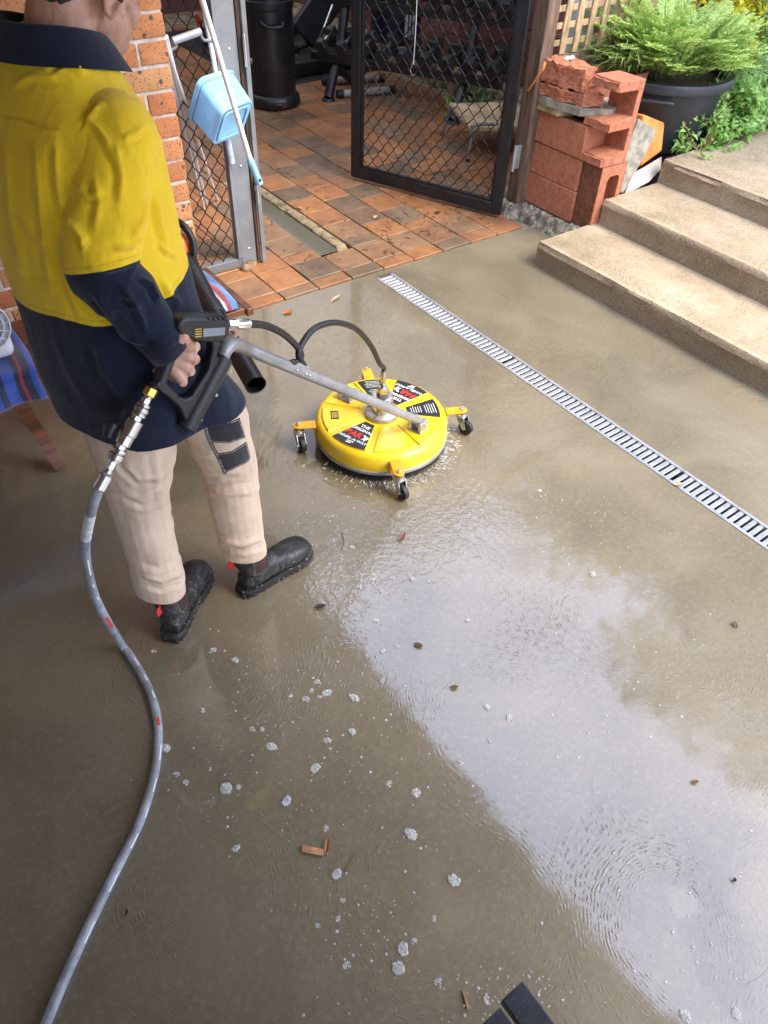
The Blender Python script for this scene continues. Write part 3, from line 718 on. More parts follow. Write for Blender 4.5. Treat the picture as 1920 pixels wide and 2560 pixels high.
# ---- gym
m_stove = simple('stove_black', (.011, .011, .012), .33, var=.3, vscale=12, rvar=.2, speck=[((.25, .25, .24), 26, .035)])
ba = thing('drum_smoker', (3.2, 5.75, 0), 'tall black steel drum smoker with flared foot and side handle', 'smoker')
b = MB(); b.lathe([(.205, .012), (.215, .03), (.205, .075), (.187, .095), (.18, .10)], (3.2, 5.75, 0)); b.build('foot', m_stove, ba)
b = MB(); b.lathe([(.180, .08), (.183, .30), (.183, .66), (.190, .665), (.193, .69), (.193, .715), (.186, .72), (.186, .80), (.12, .84), (.02, .86)], (3.2, 5.75, 0), seg=40); b.build('drum', m_stove, ba)
cdir = Vector((-3.2, -5.75, 0)).normalized(); sdir = Vector((-cdir.y, cdir.x, 0))
c0 = Vector((3.2, 5.75, 0))+cdir*.186
b = MB(); b.tube(catmull([c0-sdir*-.10+Vector((0, 0, .60)), c0+cdir*.02+sdir*.09+Vector((0, 0, .575)), c0+cdir*.022+sdir*.0+Vector((0, 0, .57)), c0+sdir*-.06+Vector((0, 0, .60))], 5), .013, 8); b.build('handle', m_stove, ba)
c1 = Vector((3.2, 5.75, 0))+cdir*.215
b = MB(); b.cyl(c1+sdir*-.03+Vector((0, 0, .05)), c1+sdir*.065+Vector((0, 0, .055)), .018, 12); b.box(c1+sdir*.02+Vector((0, 0, .045)), (.12, .02, .04)); b.build('air_damper', m_stove, ba)
lf = Vector((3.2, 5.75, 0))+Vector((-.19, .0, 0))
b = MB(); b.box(lf+Vector((-.022, -.03, .33)), (.06, .016, .022)); b.box(lf+Vector((-.0, -.03, .335)), (.016, .022, .04)); b.build('latch', m_chrome, ba, bevel=.003)
for s in (-.035, .035):
    b = MB(); q = Vector((3.2, 5.75, .17))+(cdir+sdir*s/.18).normalized()*.18; b.cyl(q, q+cdir*.008, .012, 12); b.build('vent_hole', m_rubber, ba)

gm_ = MB(); gm_.box2((3.3, 6.10, 0), (4.62, 8.2, .018)); tag(gm_.build('gym_mat', m_rubber, bevel=.004), 'black rubber mat under the weight bench', 'mat')
wbch = thing('weight_bench', (4.1, 6.7, .018), 'black adjustable weight bench tilted up on its frame', 'weight bench')
m_vinyl = simple('black_vinyl', (.020, .022, .026), .4, var=.15, bump=.0006, bscale=200)
b = MB(); b.box2((3.45, 6.22, .02), (4.55, 6.42, .13)); b.box2((3.9, 6.42, .02), (4.1, 7.5, .10)); b.box2((3.5, 7.5, .02), (4.5, 7.62, .10)); b.build('base_frame', m_blackmetal, wbch, bevel=.01)
a0, a1 = GY(652, 78, 6.75), GY(730, -30, 6.75)
b = MB(); b.beam(a0, a1+(a1-a0)*.8, .28, .07, up=(.3, 1, 0)); b.build('backrest', m_vinyl, wbch, bevel=.02, bseg=3)
b = MB(); s0 = GY(640, 100, 6.7); b.box(s0+Vector((-.22, .05, 0)), (.40, .30, .07)); b.build('seat', m_vinyl, wbch, bevel=.02, bseg=3)
b = MB(); b.tube([GY(676, 122, 6.60), GY(700, 60, 6.62)], .017, 10); b.build('strut', m_blackmetal, wbch)
b = MB(); b.tube([GY(700, 60, 6.62), GY(728, -15, 6.65)], .012, 10); b.build('strut_rod', m_chrome, wbch)
b = MB(); b.tube([GY(650, 100, 6.7), Vector((3.95, 6.72, .1))], .03, 8); b.tube([GY(664, 95, 6.72), Vector((4.05, 6.8, .1))], .03, 8); b.build('upright', m_blackmetal, wbch)

m_pipe = simple('grey_pipe', (.34, .33, .30), .5, var=.2, vscale=15)
def pipe(a, c, label, rad=.028, t=None):
    a = Vector(a); c = Vector(c); r0 = thing('floor_pipe', (a.x, a.y, 0), label, 'pipe')
    up = Vector((0, 0, rad+.012)); b = MB(); b.cyl(a+up, c+up, rad, 14); b.build('tube', m_pipe, r0)
    d = (c-a).normalized(); b = MB(); b.cyl(a+up-d*.004, a+up+d*.05, rad*1.12, 14); b.build('end_cap', m_rubber, r0)
    b = MB(); b.cyl(c+up-d*.05, c+up+d*.004, rad*1.12, 14); b.build('end_cap', m_rubber, r0)
    if t:
        q = a.lerp(c, t); b = MB(); b.cyl(q+up, q+up+Vector((d.y, -d.x, 0))*.10, rad, 12); b.build('branch', m_pipe, r0)
pipe((3.80, 5.96, 0), (4.33, 5.80, 0), 'grey steel tube with a branch on the tiles nearer the bench', t=.5)
pipe((3.71, 5.60, 0), (4.20, 5.478, 0), 'worn grey steel tube with black end caps on the tiles by the gate')

# dumbbell rack: two sloping shelves of hexagonal dumbbells
ra, rb_ = Vector((3.60, 5.82, 0)), Vector((4.40, 4.42, 0)); rd_ = (rb_-ra).normalized(); rn_ = Vector((-rd_.y, rd_.x, 0)); rn_ = rn_ if rn_.x > 0 else -rn_
RL = (rb_-ra).length
rk = thing('dumbbell_rack', ra.lerp(rb_, .5), 'black two-tier dumbbell rack behind the open gate', 'rack')
tiers = [(.30, .0), (.66, .16)]
for (z, o) in tiers:
    for q in (.02, .20):
        b = MB(); b.beam(ra+rn_*(o+q)+Vector((0, 0, z+q*.35-.02)), rb_+rn_*(o+q)+Vector((0, 0, z+q*.35-.02)), .035, .06); b.build('rail', m_blackmetal, rk, bevel=.004)
for s in (.13, .80):
    base = ra.lerp(rb_, s)
    b = MB(); b.tube(catmull([base+rn_*-.10+Vector((0, 0, .03)), base+rn_*-.02+Vector((0, 0, .16)), base+rn_*.10+Vector((0, 0, .30)), base+rn_*.22+Vector((0, 0, .62)), base+rn_*.36+Vector((0, 0, .80))], 6), .038, 10); b.build('leg', m_blackmetal, rk)
    b = MB(); b.lathe([(.055, .0), (.058, .012), (.045, .03)], base+rn_*-.105); b.build('foot', m_rubber, rk)
    b = MB(); b.tube([base+rn_*.02+Vector((0, 0, .22)), base+rn_*.40+Vector((0, 0, .03))], .03, 8); b.build('brace', m_blackmetal, rk)
m_hex = simple('hex_rubber', (.020, .020, .021), .5, var=.25, vscale=20)
db_lab = ['lower shelf', 'upper shelf']; cnt = 0
for ti, (z, o) in enumerate(tiers):
    nD = 9
    for k in range(nD):
        s = (k+.5)/nD; rad = .052+.024*s; c = ra.lerp(rb_, s)+rn_*(o+.11)+Vector((0, 0, z+.045+rad*.80))
        ax = (rn_+Vector((0, 0, .33))).normalized()
        pos = ['at its far left end', 'second from the far end', 'third from the far end', 'fourth from the far end', 'fifth from the far end', 'fourth from the near end', 'third from the near end', 'second from the near end', 'at its near right end'][k]
        d_ = thing('dumbbell', c, 'black hexagonal dumbbell with steel handle on the %s, %s' % (db_lab[ti], pos), 'dumbbell', 'dumbbells on the rack')
        for sg in (-1, 1):
            b = MB(); b.tube([c+ax*sg*.062, c+ax*sg*.070, c+ax*sg*(.115+.02*s), c+ax*sg*(.123+.02*s)], [rad*.86, rad, rad, rad*.84], 6); b.build('hex_head', m_hex, d_, smooth=False)
        b = MB(); b.tube([c-ax*.062, c-ax*.03, c, c+ax*.03, c+ax*.062], [.013, .016, .018, .016, .013], 12); b.build('handle', m_chrome, d_)
# punching bag
pb = thing('punching_bag', (4.30, 5.62, .34), 'navy punching bag with white print hanging above the dumbbells', 'punching bag')
b = MB(); b.lathe([(.05, .335), (.15, .345), (.195, .385), (.205, .45), (.205, 1.5), (.19, 1.55), (.05, 1.56)], (4.30, 5.62, 0), seg=36); b.build('bag_body', simple('navy_vinyl', (.012, .018, .045), .35, var=.15), pb)
vd_ = Vector((-4.30, -5.62, 0)).normalized(); sd_ = Vector((-vd_.y, vd_.x, 0))
def bagpatch(a0, a1, z0, z1, name, mat, rr_=.2065):
    bm = MB(); n = 8
    for i in range(n+1):
        a = a0+(a1-a0)*i/n; d = vd_*math.cos(a)+sd_*math.sin(a)
        bm.v += [tuple(Vector((4.30, 5.62, z0))+d*rr_), tuple(Vector((4.30, 5.62, z1))+d*rr_)]
    bm.f = [(2*i, 2*i+2, 2*i+3, 2*i+1) for i in range(n)]
    bm.build(name, mat, pb)
bagpatch(.36, .80, .42, 1.1, 'white_print', m_white)
bagpatch(.48, .54, .42, .62, 'navy_letter_stroke', simple('navy_vinyl', ()), .2078); bagpatch(.62, .68, .42, .66, 'navy_letter_stroke', simple('navy_vinyl', ()), .2078)
b = MB(); b.cyl((4.30, 5.62, 1.55), (4.30, 5.62, 2.52), .012, 8); b.build('chain', m_chrome, pb)
# low chair
ch = thing('low_chair', (4.05, 4.2, 0), 'low beige canvas seat on bent grey tube legs behind the gate', 'chair')
m_canvas = simple('beige_canvas', (.40, .29, .16), .8, var=.2, vscale=8, bump=.002, bscale=150, sheen=.2)
su, sv_ = Vector((.35, .94, 0)).normalized(), Vector((.94, -.35, 0)).normalized(); cs = Vector((4.07, 4.13, .225))
b = MB(); n = 12
for i in range(n+1):
    for j in range(n+1):
        s, t = i/n-.5, j/n-.5
        b.v.append(tuple(cs+sv_*(s*.50)+su*(t*.46)+Vector((0, 0, -.035*math.cos(s*PI)*math.cos(t*PI*.8)+.03*t))))
b.f = [(i*(n+1)+j, (i+1)*(n+1)+j, (i+1)*(n+1)+j+1, i*(n+1)+j+1) for i in range(n) for j in range(n)]
o = b.build('seat', m_canvas, ch); md = o.modifiers.new('solid', 'SOLIDIFY'); md.thickness = .03
for (s, t) in ((-.5, -.5), (.5, -.5), (-.5, .5), (.5, .5)):
    tp = cs+sv_*(s*.48)+su*(t*.44); ft = cs+sv_*(s*.56)+su*(t*.56); b = MB()
    b.tube(catmull([tp-sv_*(s*.3), tp, tp.lerp(Vector((ft.x, ft.y, 0)), .12)+Vector((0, 0, -.01)), Vector((ft.x, ft.y, .0))], 6), .011, 10); b.build('leg', m_grey, ch)
    b = MB(); b.cyl((ft.x, ft.y, 0), (ft.x, ft.y, .03), .014, 10); b.build('rubber_foot', m_rubber, ch)

# ---- stacked blocks beside the steps
m_cblk = simple('red_concrete', (.44, .158, .076), .88, var=.14, vscale=30, bump=.006, bscale=95, speck=[((.22, .07, .042), 75, .17), ((.52, .24, .16), 48, .12)])
m_cblk_d = simple('darker_red_concrete', (.19, .068, .032), .6, var=.25, vscale=40, bump=.006, bscale=90)  # darker, smoother copy of the red concrete
BX = 3.41
def chipped(bm_mb, amt, seed, mat, parent, name, sub=8):
    """rough broken masonry: a finely divided solid shaken by coarse and fine noise"""
    r = random.Random(seed)
    bm = bmesh.new(); me0 = bpy.data.meshes.new('tmp'); me0.from_pydata(bm_mb.v, [], bm_mb.f); bm.from_mesh(me0); bpy.data.meshes.remove(me0)
    bmesh.ops.triangulate(bm, faces=[f for f in bm.faces if len(f.verts) > 4])
    bmesh.ops.recalc_face_normals(bm, faces=bm.faces)
    bmesh.ops.subdivide_edges(bm, edges=bm.edges, cuts=sub, use_grid_fill=True)
    o0 = origin(parent) if parent else Vector((0, 0, 0)); bm.normal_update()
    from mathutils import noise as mn
    off = Vector((seed*3.7, seed*1.3, 0))
    for v in bm.verts:
        q = v.co*22+off; d = mn.noise_vector(q)*1.1+mn.noise_vector(v.co*70+off)*.6+mn.noise_vector(v.co*190+off)*.35
        v.co += d*amt-o0
    me = bpy.data.meshes.new(name); bm.to_mesh(me); bm.free(); me.materials.append(mat); return place(name, me, parent)
cl = ['bottom red concrete block on the kerb, lowest of three beside the post', 'middle red concrete block of the three beside the post', 'top red concrete block of the three, with broken upper edge']
for k in range(3):
    z0 = .102+k*.172
    bt = thing('concrete_block', (BX+.095, 2.93, z0), cl[k], 'concrete block', 'red blocks stacked by the steps')
    b = MB(); b.box2((BX+(0, .004, -.003)[k], 2.737+k*.004, z0), (BX+.19, 3.118-(0, .006, .002)[k], z0+.170)); b.build('shell', m_cblk, bt, bevel=.006)
    if k == 2:
        b = MB(); b.box2((BX+.035, 2.77, z0+.1701), (BX+.155, 2.90, z0+.172)); b.build('core_hole_shade', simple('painted_hole_shade', (.10, .035, .022), .9), bt, smooth=False)  # flat dark plate painting the shade of a core hole on the solid block
bt = thing('concrete_block', (3.53, 2.67, .10), 'upright red-brown hollow block with its core hole showing', 'concrete block', 'red blocks stacked by the steps')
def ring_prism(x0, x1, z0, z1, hx0, hx1, hz0, hz1, y0, y1, rad=.03, n=6):
    bm = MB(); inner = []; outer = []
    for (cx, cz, a0) in ((hx1-rad, hz1-rad, 0), (hx0+rad, hz1-rad, 90), (hx0+rad, hz0+rad, 180), (hx1-rad, hz0+rad, 270)):
        for i in range(n+1):
            a = math.radians(a0+90*i/n); inner.append((cx+rad*math.cos(a), cz+rad*math.sin(a)))
            da, db = math.cos(a), math.sin(a); q = max(abs(da), abs(db))
            outer.append(((x0+x1)/2+(x1-x0)/2*da/q, (z0+z1)/2+(z1-z0)/2*db/q))
    m = len(inner)
    for y in (y0, y1): bm.v += [(p[0], y, p[1]) for p in outer]+[(p[0], y, p[1]) for p in inner]
    for k in range(m):
        k2 = (k+1) % m
        bm.f += [(k, k2, m+k2, m+k), (2*m+k, 3*m+k, 3*m+k2, 2*m+k2), (k, 2*m+k, 2*m+k2, k2), (m+k, m+k2, 3*m+k2, 3*m+k)]
    return bm
ring_prism(3.432, 3.632, .10, .440, 3.492, 3.590, .215, .385, 2.600, 2.734).build('shell', m_cblk, bt, recalc=True, angle=30)
b = MB(); b.box2((3.4295, 2.602, .102), (3.4318, 2.732, .438)); b.build('dark_face', m_cblk_d, bt, smooth=False)  # darker sheet over the face towards the slab
b = MB(); b.box2((3.50, 2.724, .225), (3.585, 2.733, .38)); b.build('core_back', m_cblk, bt, smooth=False)
eb = thing('broken_block', (3.52, 2.69, .445), 'broken half block like a letter E standing on the upright block', 'concrete block', 'red blocks stacked by the steps')
E_ = [(3.61, .442), (3.425, .442), (3.425, .492), (3.575, .505), (3.575, .620), (3.418, .622), (3.418, .662), (3.575, .676), (3.575, .802), (3.420, .808), (3.420, .858), (3.615, .850)]
b = MB(); b.prism([(p[0], p[1]) for p in E_], (0, 2.782, 0), (1, 0, 0), (0, 0, 1), .180)
me_o = b.build('shell', m_cblk, eb, bevel=.004, recalc=True)
for (z, seed) in ((.467, 1), (.642, 2), (.833, 3)):
    b = MB(); b.box2((3.408, 2.604, z-.018), (3.43, 2.778, z+.018)); chipped(b, .0042, seed, m_cblk, eb, 'broken_edge', 9)
m_sand = simple('sandstone', (.46, .37, .20), .9, var=.3, vscale=14, bump=.006, bscale=70)
m_gpav = simple('grey_paver', (.30, .27, .20), .88, var=.25, vscale=20, bump=.004, bscale=120)
def slab(pts, z0, z1, amt, seed, mat, name, label, cat='slab', sub=9):
    b = MB(); b.prism(pts, (0, 0, z0), (1, 0, 0), (0, 1, 0), z1-z0); o = chipped(b, amt, seed, mat, None, name, sub); return tag(o, label, cat)
slab([(3.385, 2.95), (3.50, 2.90), (3.56, 3.05), (3.47, 3.13), (3.385, 3.11)], .618, .655, .004, 3, m_sand, 'sandstone_piece', 'yellow sandstone lump under the grey slab')
slab([(3.38, 3.14), (3.36, 3.02), (3.385, 2.80), (3.52, 2.70), (3.66, 2.74), (3.68, 3.10)], .656, .694, .0012, 4, m_gpav, 'paving_slab', 'grey concrete paving slab lying on the red blocks')
slab([(3.375, 3.12), (3.37, 2.95), (3.40, 2.80), (3.50, 2.75), (3.56, 2.95), (3.52, 3.12)], .697, .752, .0075, 5, m_cblk, 'broken_brick', 'flat broken red brick lying on the grey slab', 'brick')
slab([(3.385, 3.13), (3.375, 2.98), (3.40, 2.83), (3.50, 2.84), (3.55, 3.02), (3.50, 3.13)], .760, .862, .010, 6, m_cblk, 'broken_brick', 'thick broken red brick topmost of the pile by the lattice', 'brick')
b = MB()
for k in range(4): b.ball((3.46+k*.018, 3.02+.01*(k % 2), .868), (.014, .014, .010), 8, 5)
tag(b.build('pebbles', m_white), 'small white pebbles on the topmost broken brick', 'pebble')
# terracotta trough behind the pile
tt = thing('terracotta_trough', (3.85, 2.96, .36), 'dusty red terracotta trough behind the broken bricks', 'planter')
b = MB(); rr2 = rounded(5, .22); m = len(rr2)
for (z, g) in ((.34, .92), (.60, .96), (.74, 1.0), (.775, 1.03), (.775, .95), (.68, .92)): b.v += [(3.80+(s-.5)*.46*g, 2.985+(t-.5)*.24*g, z) for (s, t) in rr2]
b.f = [(i*m+k, i*m+(k+1) % m, (i+1)*m+(k+1) % m, (i+1)*m+k) for i in range(5) for k in range(m)]+[tuple(range(m)), tuple(5*m+k for k in range(m))]
b.build('shell', simple('terracotta', (.44, .155, .085), .85, var=.25, vscale=7, bump=.003, bscale=60), tt, recalc=True, angle=50)
# leaning slab, orange planter, white tile
def lean(pts, Y, th, mat, name, label, cat, bev=.003):
    P = [GY(x, y, Y(i) if callable(Y) else Y) for i, (x, y) in enumerate(pts)]
    n = (P[1]-P[0]).cross(P[2]-P[0]).normalized(); n = -n if n.dot(CP-P[0]) < 0 else n
    b = MB(); k = len(P); b.v = [tuple(p) for p in P]+[tuple(p-n*th) for p in P]
    b.f = [tuple(range(k)), tuple(range(2*k-1, k-1, -1))]+[(i, k+i, k+(i+1) % k, (i+1) % k) for i in range(k)]
    return tag(b.build(name, mat, bevel=bev, recalc=True), label, cat)
lean([(1381, 256), (1419, 284), (1380, 360), (1346, 418), (1322, 402)], lambda i: (2.68, 2.67, 2.63, 2.61, 2.64)[i], .03, m_gpav, 'leaning_slab', 'grey weathered slab leaning between block and orange planter', 'slab')
op = thing('orange_planter', GY(1385, 350, 2.74), 'orange plastic planter lying tilted against the grey slab', 'planter')
m_or = simple('orange_plastic', (.62, .22, .035), .5, var=.2, vscale=9, speck=[((.20, .09, .03), 40, .07)])
q = [GY(1392, 247, 2.70), GY(1437, 265, 2.69), GY(1431, 326, 2.655), GY(1385, 360, 2.64)]
nn = (q[1]-q[0]).cross(q[2]-q[0]).normalized(); nn = nn if nn.dot(CP-q[0]) > 0 else -nn
cq = sum(q, Vector())/4
b = MB(); b.v = [tuple(p) for p in q]+[tuple(cq+(p-cq)*1.16-nn*.12) for p in q]; b.f = [(0, 1, 2, 3), (7, 6, 5, 4)]+[(i, 4+i, 4+(i+1) % 4, (i+1) % 4) for i in range(4)]
b.build('body', m_or, op, bevel=.012, bseg=3, recalc=True)
b = MB(); b.v = [tuple(cq+(p-cq)*1.18-nn*.112) for p in q]+[tuple(cq+(p-cq)*1.22-nn*.13) for p in q]; b.f = [(0, 1, 2, 3), (7, 6, 5, 4)]+[(i, 4+i, 4+(i+1) % 4, (i+1) % 4) for i in range(4)]
b.build('rim', m_or, op, bevel=.006, recalc=True)
lean([(1364, 377), (1430, 338), (1428, 366), (1402, 393), (1351, 421)], lambda i: (2.64, 2.70, 2.66, 2.62, 2.595)[i], .012, simple('white_tile', (.58, .54, .46), .6, var=.12, vscale=8), 'broken_tile', 'broken off-white tile leaning on the second step', 'tile', .002)
# ---- dark slatted bench just below the camera
sb = thing('slatted_bench', (.30, -.10, 0), 'dark grey plastic slats of a low bench at the bottom edge', 'bench')
m_sl = simple('slate_plastic', (.030, .034, .046), .42, var=.25, vscale=18, bump=.0008, bscale=200, coat=.3, speck=[((.35, .36, .38), 130, .06)])
SZ = .42; e1 = G(1126, 2113, SZ); e0 = G(1076, 2150, SZ)
wS = abs(e1.x-e0.x); ye = e1.y
for k in range(6):
    x1 = e1.x-k*(wS+.008); yk = ye-.004 if k == 0 else ye-.010
    b = MB(); b.box2((x1-wS, -.75, SZ-.022), (x1, yk, SZ)); b.build('slat', m_sl, sb, bevel=.003)
for yl in (-.68, -.08):
    b = MB(); b.box2((e1.x-6*(wS+.008), yl-.03, SZ-.06), (e1.x-.01, yl+.03, SZ-.0225)); b.build('cross_bar', m_sl, sb, bevel=.003)
    for xl in (e1.x-.05, e1.x-6*wS):
        b = MB(); b.box2((xl-.02, yl-.02, 0), (xl+.02, yl+.02, SZ-.0605)); b.build('leg', m_sl, sb, bevel=.003)
# ================================================================== THE SURFACE CLEANER
MC = Vector((1.42, 1.85, 0)); MR = .260
def deckmat():
    N = NT('yellow_deck'); v = N.n('TexCoord').outputs['Object']
    c = N.mix(N.smooth(N.noise(v, 7, 4), .3, .7), (.74, .47, .010), (.84, .58, .018))
    vo = N.n('TexVoronoi'); N.put(vo.inputs['Vector'], v); vo.inputs['Scale'].default_value = 85
    sp = N.math('MULTIPLY', N.math('LESS_THAN', N.math('ADD', vo.outputs['Distance'], N.math('MULTIPLY', N.noise(v, 160, 2), .2)), .235), N.smooth(N.noise(v, 6.5, 3), .47, .56))
    c = N.mix(N.math('MULTIPLY', sp, .85), c, (.07, .055, .025))
    dirt = N.smooth(N.noise(v, 22, 5, .7), .58, .78)
    c = N.mix(N.math('MULTIPLY', dirt, .40), c, (.26, .19, .07))
    scf = N.smooth(N.noise(N.vmath('MULTIPLY', v, (60, 9, 30)), 1.0, 5, .7), .66, .72)
    c = N.mix(N.math('MULTIPLY', scf, .5), c, (.80, .66, .25))
    N.set(Base_Color=c, Roughness=N.math('ADD', .26, N.math('MULTIPLY', dirt, .4)), Coat_Weight=.3, Normal=N.bump(N.noise(v, 420, 3), .0004)); return N.m
m_deck = deckmat()
m_yarm = simple('orange_yellow_plate', (.72, .34, .010), .38, var=.12, speck=[((.10, .07, .03), 120, .10)])
m_decal = simple('black_decal', (.014, .014, .015), .4, var=.2, speck=[((.30, .29, .25), 150, .07)])
m_text_w = simple('decal_white', (.80, .80, .78), .5, var=.02)
m_text_r = simple('decal_red', (.75, .03, .02), .5, var=.02)
m_galvd = simple('cast_aluminium', (.40, .40, .385), .42, metal=.65, var=.15, vscale=25, rvar=.2)
m_tube = simple('grey_painted_tube', (.33, .325, .31), .38, metal=.35, var=.12, vscale=12, speck=[((.06, .05, .04), 70, .05)])
m_hoseb = simple('black_hose', (.016, .016, .017), .45, var=.3, vscale=40, bump=.0008, bscale=200)
m_plast = simple('black_glass_nylon', (.016, .016, .017), .42, var=.2, vscale=25, bump=.0007, bscale=260, rvar=.15)
m_brass = simple('brass', (.80, .52, .12), .28, metal=1., var=.1)
m_nickel = simple('nickel_plate', (.62, .59, .54), .26, metal=1., var=.12, rvar=.2)

mc = thing('surface_cleaner', MC, 'round yellow rotary surface cleaner on four casters with a long grey handle', 'surface cleaner')
b = MB(); b.lathe([(.235, .050), (MR, .050), (MR+.001, .056), (MR-.001, .105), (MR-.010, .118), (MR-.022, .121), (.10, .124), (.055, .126), (.02, .126)], MC, seg=96); b.build('deck', m_deck, mc, angle=60)
b = MB(); b.lathe([(MR-.004, .036), (MR+.004, .037), (MR+.005, .050), (MR-.002, .052)], MC, seg=80, closed=False); b.build('trim_strip', m_tube, mc)
b = MB(); rg = random.Random(4)
for k in range(720):
    a = 2*PI*k/720+rg.uniform(-.003, .003); d = Vector((math.cos(a), math.sin(a), 0)); t_ = Vector((-d.y, d.x, 0)); r0 = MR-.010+rg.uniform(-.006, .006)
    p0 = MC+d*r0+Vector((0, 0, .045)); p1 = MC+d*(r0+rg.uniform(-.002, .010))+t_*rg.uniform(-.004, .004)+Vector((0, 0, rg.uniform(.001, .004)))
    b.add([p0-t_*.0014, p0+t_*.0014, p1+t_*.0009, p1-t_*.0009], [(0, 1, 2, 3)])
b.lathe([(MR-.020, .004), (MR-.016, .046)], MC, seg=64, closed=False)
b.build('brush_skirt', m_rubber, mc, smooth=False)
def polar(r, a, z=0.): a = math.radians(a); return MC+Vector((r*math.cos(a), r*math.sin(a), z))
def sector(r0, r1, a, half, z0, z1, n=14, taper=.006):
    bm = MB(); P = []
    for i in range(n+1): P.append(polar(r1, a-half+2*half*i/n))
    w0 = half*min(1.25, .75+r1*.16/r0*.12)
    for i in range(n//2+1): P.append(polar(r0, a+w0-2*w0*i/(n//2)))
    k = len(P); c = sum(P, Vector())/k
    lo = [p+Vector((0, 0, z0)) for p in P]; hi = [p+(c-p).normalized()*taper+Vector((0, 0, z1)) for p in P]
    bm.add(lo+hi, [tuple(range(k, 2*k))]+[(i, (i+1) % k, k+(i+1) % k, k+i) for i in range(k)]); return bm
for a in (20, 65, 110, 155, 200, 245, 290, 335):
    big_ = a in (155, 245, 110, 290)
    sector(.075 if not big_ else .085, .238, a, 19.3, .1205, .1285, taper=.007).build('raised_panel', m_deck, mc, recalc=True)
def text_mesh(s, size, bold=.012, align='CENTER'):
    cu = bpy.data.curves.new('t', 'FONT'); cu.body = s; cu.size = size; cu.align_x = align; cu.align_y = 'CENTER'; cu.offset = size*bold; cu.extrude = 0
    ob = bpy.data.objects.new('t', cu); C.objects.link(ob); bpy.context.view_layer.update()
    me = bpy.data.meshes.new_from_object(ob.evaluated_get(bpy.context.evaluated_depsgraph_get()))
    bpy.data.objects.remove(ob); bpy.data.curves.remove(cu); return me
def put_text(s, size, pos, xdir, ydir, mat, parent, name='lettering', bold=.012, sx=1.0, slant=0.):
    me = text_mesh(s, size, bold); x = Vector(xdir).normalized(); y = Vector(ydir).normalized(); o0 = origin(parent)
    for v in me.vertices: v.co = Vector(pos)-o0+x*(v.co.x*sx+v.co.y*slant)+y*v.co.y
    me.materials.clear(); me.materials.append(mat); me.name = name
    return place(name, me, parent)
ZD = .1302
for a in (20, 200):
    dc = sector(.082, .235, a, 18.0, .1285, .1294, taper=.0005).build('decal', m_decal, mc, recalc=True, label='black decal printed THE ORIGINAL BAR WHIRL-A-WAY 20 inch')
    up = (MC-polar(1, a)).normalized(); rx = up.cross(Vector((0, 0, 1)))
    def at_(r, off=0.): return polar(r, a, ZD)+rx*off
    put_text('THE', .022, at_(.112), rx, up, m_text_w, dc, bold=.03)
    put_text('ORIGINAL', .0205, at_(.135), rx, up, m_text_w, dc, bold=.03)
    put_text('BAR', .040, at_(.169, -.015), rx, up, m_text_r, dc, bold=.035, sx=.92, slant=.12)
    bear = [(.0, -.010), (.012, -.009), (.014, -.013), (.018, -.012), (.019, -.005), (.024, .001), (.022, .006), (.017, .010), (.012, .009), (.006, .013), (-.002, .011), (.003, .006), (.009, .003), (.004, .0), (.010, -.003)]
    bmk = MB(); bmk.add([at_(.170, .024)+rx*p[0]*1.15+up*p[1]*1.25+Vector((0, 0, .0002)) for p in bear], [tuple(range(len(bear)))]); bmk.build('bear_emblem', m_text_w, dc, smooth=False)
    put_text('WHIRL-A-WAY', .0185, at_(.199), rx, up, m_text_w, dc, bold=.025, sx=1.0)
    put_text('20"', .022, at_(.219), rx, up, m_text_w, dc, bold=.03)
for a in (65, 335):
    dc = sector(.10, .229, a, 15.5, .1285, .1294, taper=.0005).build('decal', m_decal, mc, recalc=True, label='black decal with lines of tiny white print')
    up = (MC-polar(1, a)).normalized(); rx = up.cross(Vector((0, 0, 1))); rl = random.Random(a); bl = MB()
    for k in range(11):
        r_ = .118+k*.0096; hw = r_*math.tan(math.radians(10.5))*rl.uniform(.62, .98)
        if k == 5: continue
        c = polar(r_, a, ZD); x = -hw
        while x < hw:
            L = rl.uniform(.004, .011); bl.add([c+rx*x-up*.0013, c+rx*min(x+L, hw)-up*.0013, c+rx*min(x+L, hw)+up*.0013, c+rx*x+up*.0013], [(0, 1, 2, 3)]); x += L+.0018
    bl.build('print_lines', m_text_w, dc, smooth=False)
# pale worn panel and small warning label
sector(.110, .215, 245, 13, .1286, .1292, taper=.0005).build('worn_sticker', simple('pale_yellow', (.80, .60, .10), .45, var=.1, speck=[((.06, .05, .03), 90, .13)]), mc, recalc=True)
lb = polar(.185, 150, .1293); ux = (MC-polar(1, 150)).normalized(); uy = Vector((-ux.y, ux.x, 0)); b = MB()
b.box(lb, (.030, .052, .0008), Matrix((ux, uy, Vector((0, 0, 1)))).transposed()); wl = b.build('warning_label', m_decal, mc, smooth=False)
b = MB()
for k in range(4): b.box(lb+ux*(-.009+k*.006)+Vector((0, 0, .0006)), (.0025, .036, .0004), Matrix((ux, uy, Vector((0, 0, 1)))).transposed())
b.build('label_print', simple('label_yellow', (.8, .55, .05), .5), wl, smooth=False)
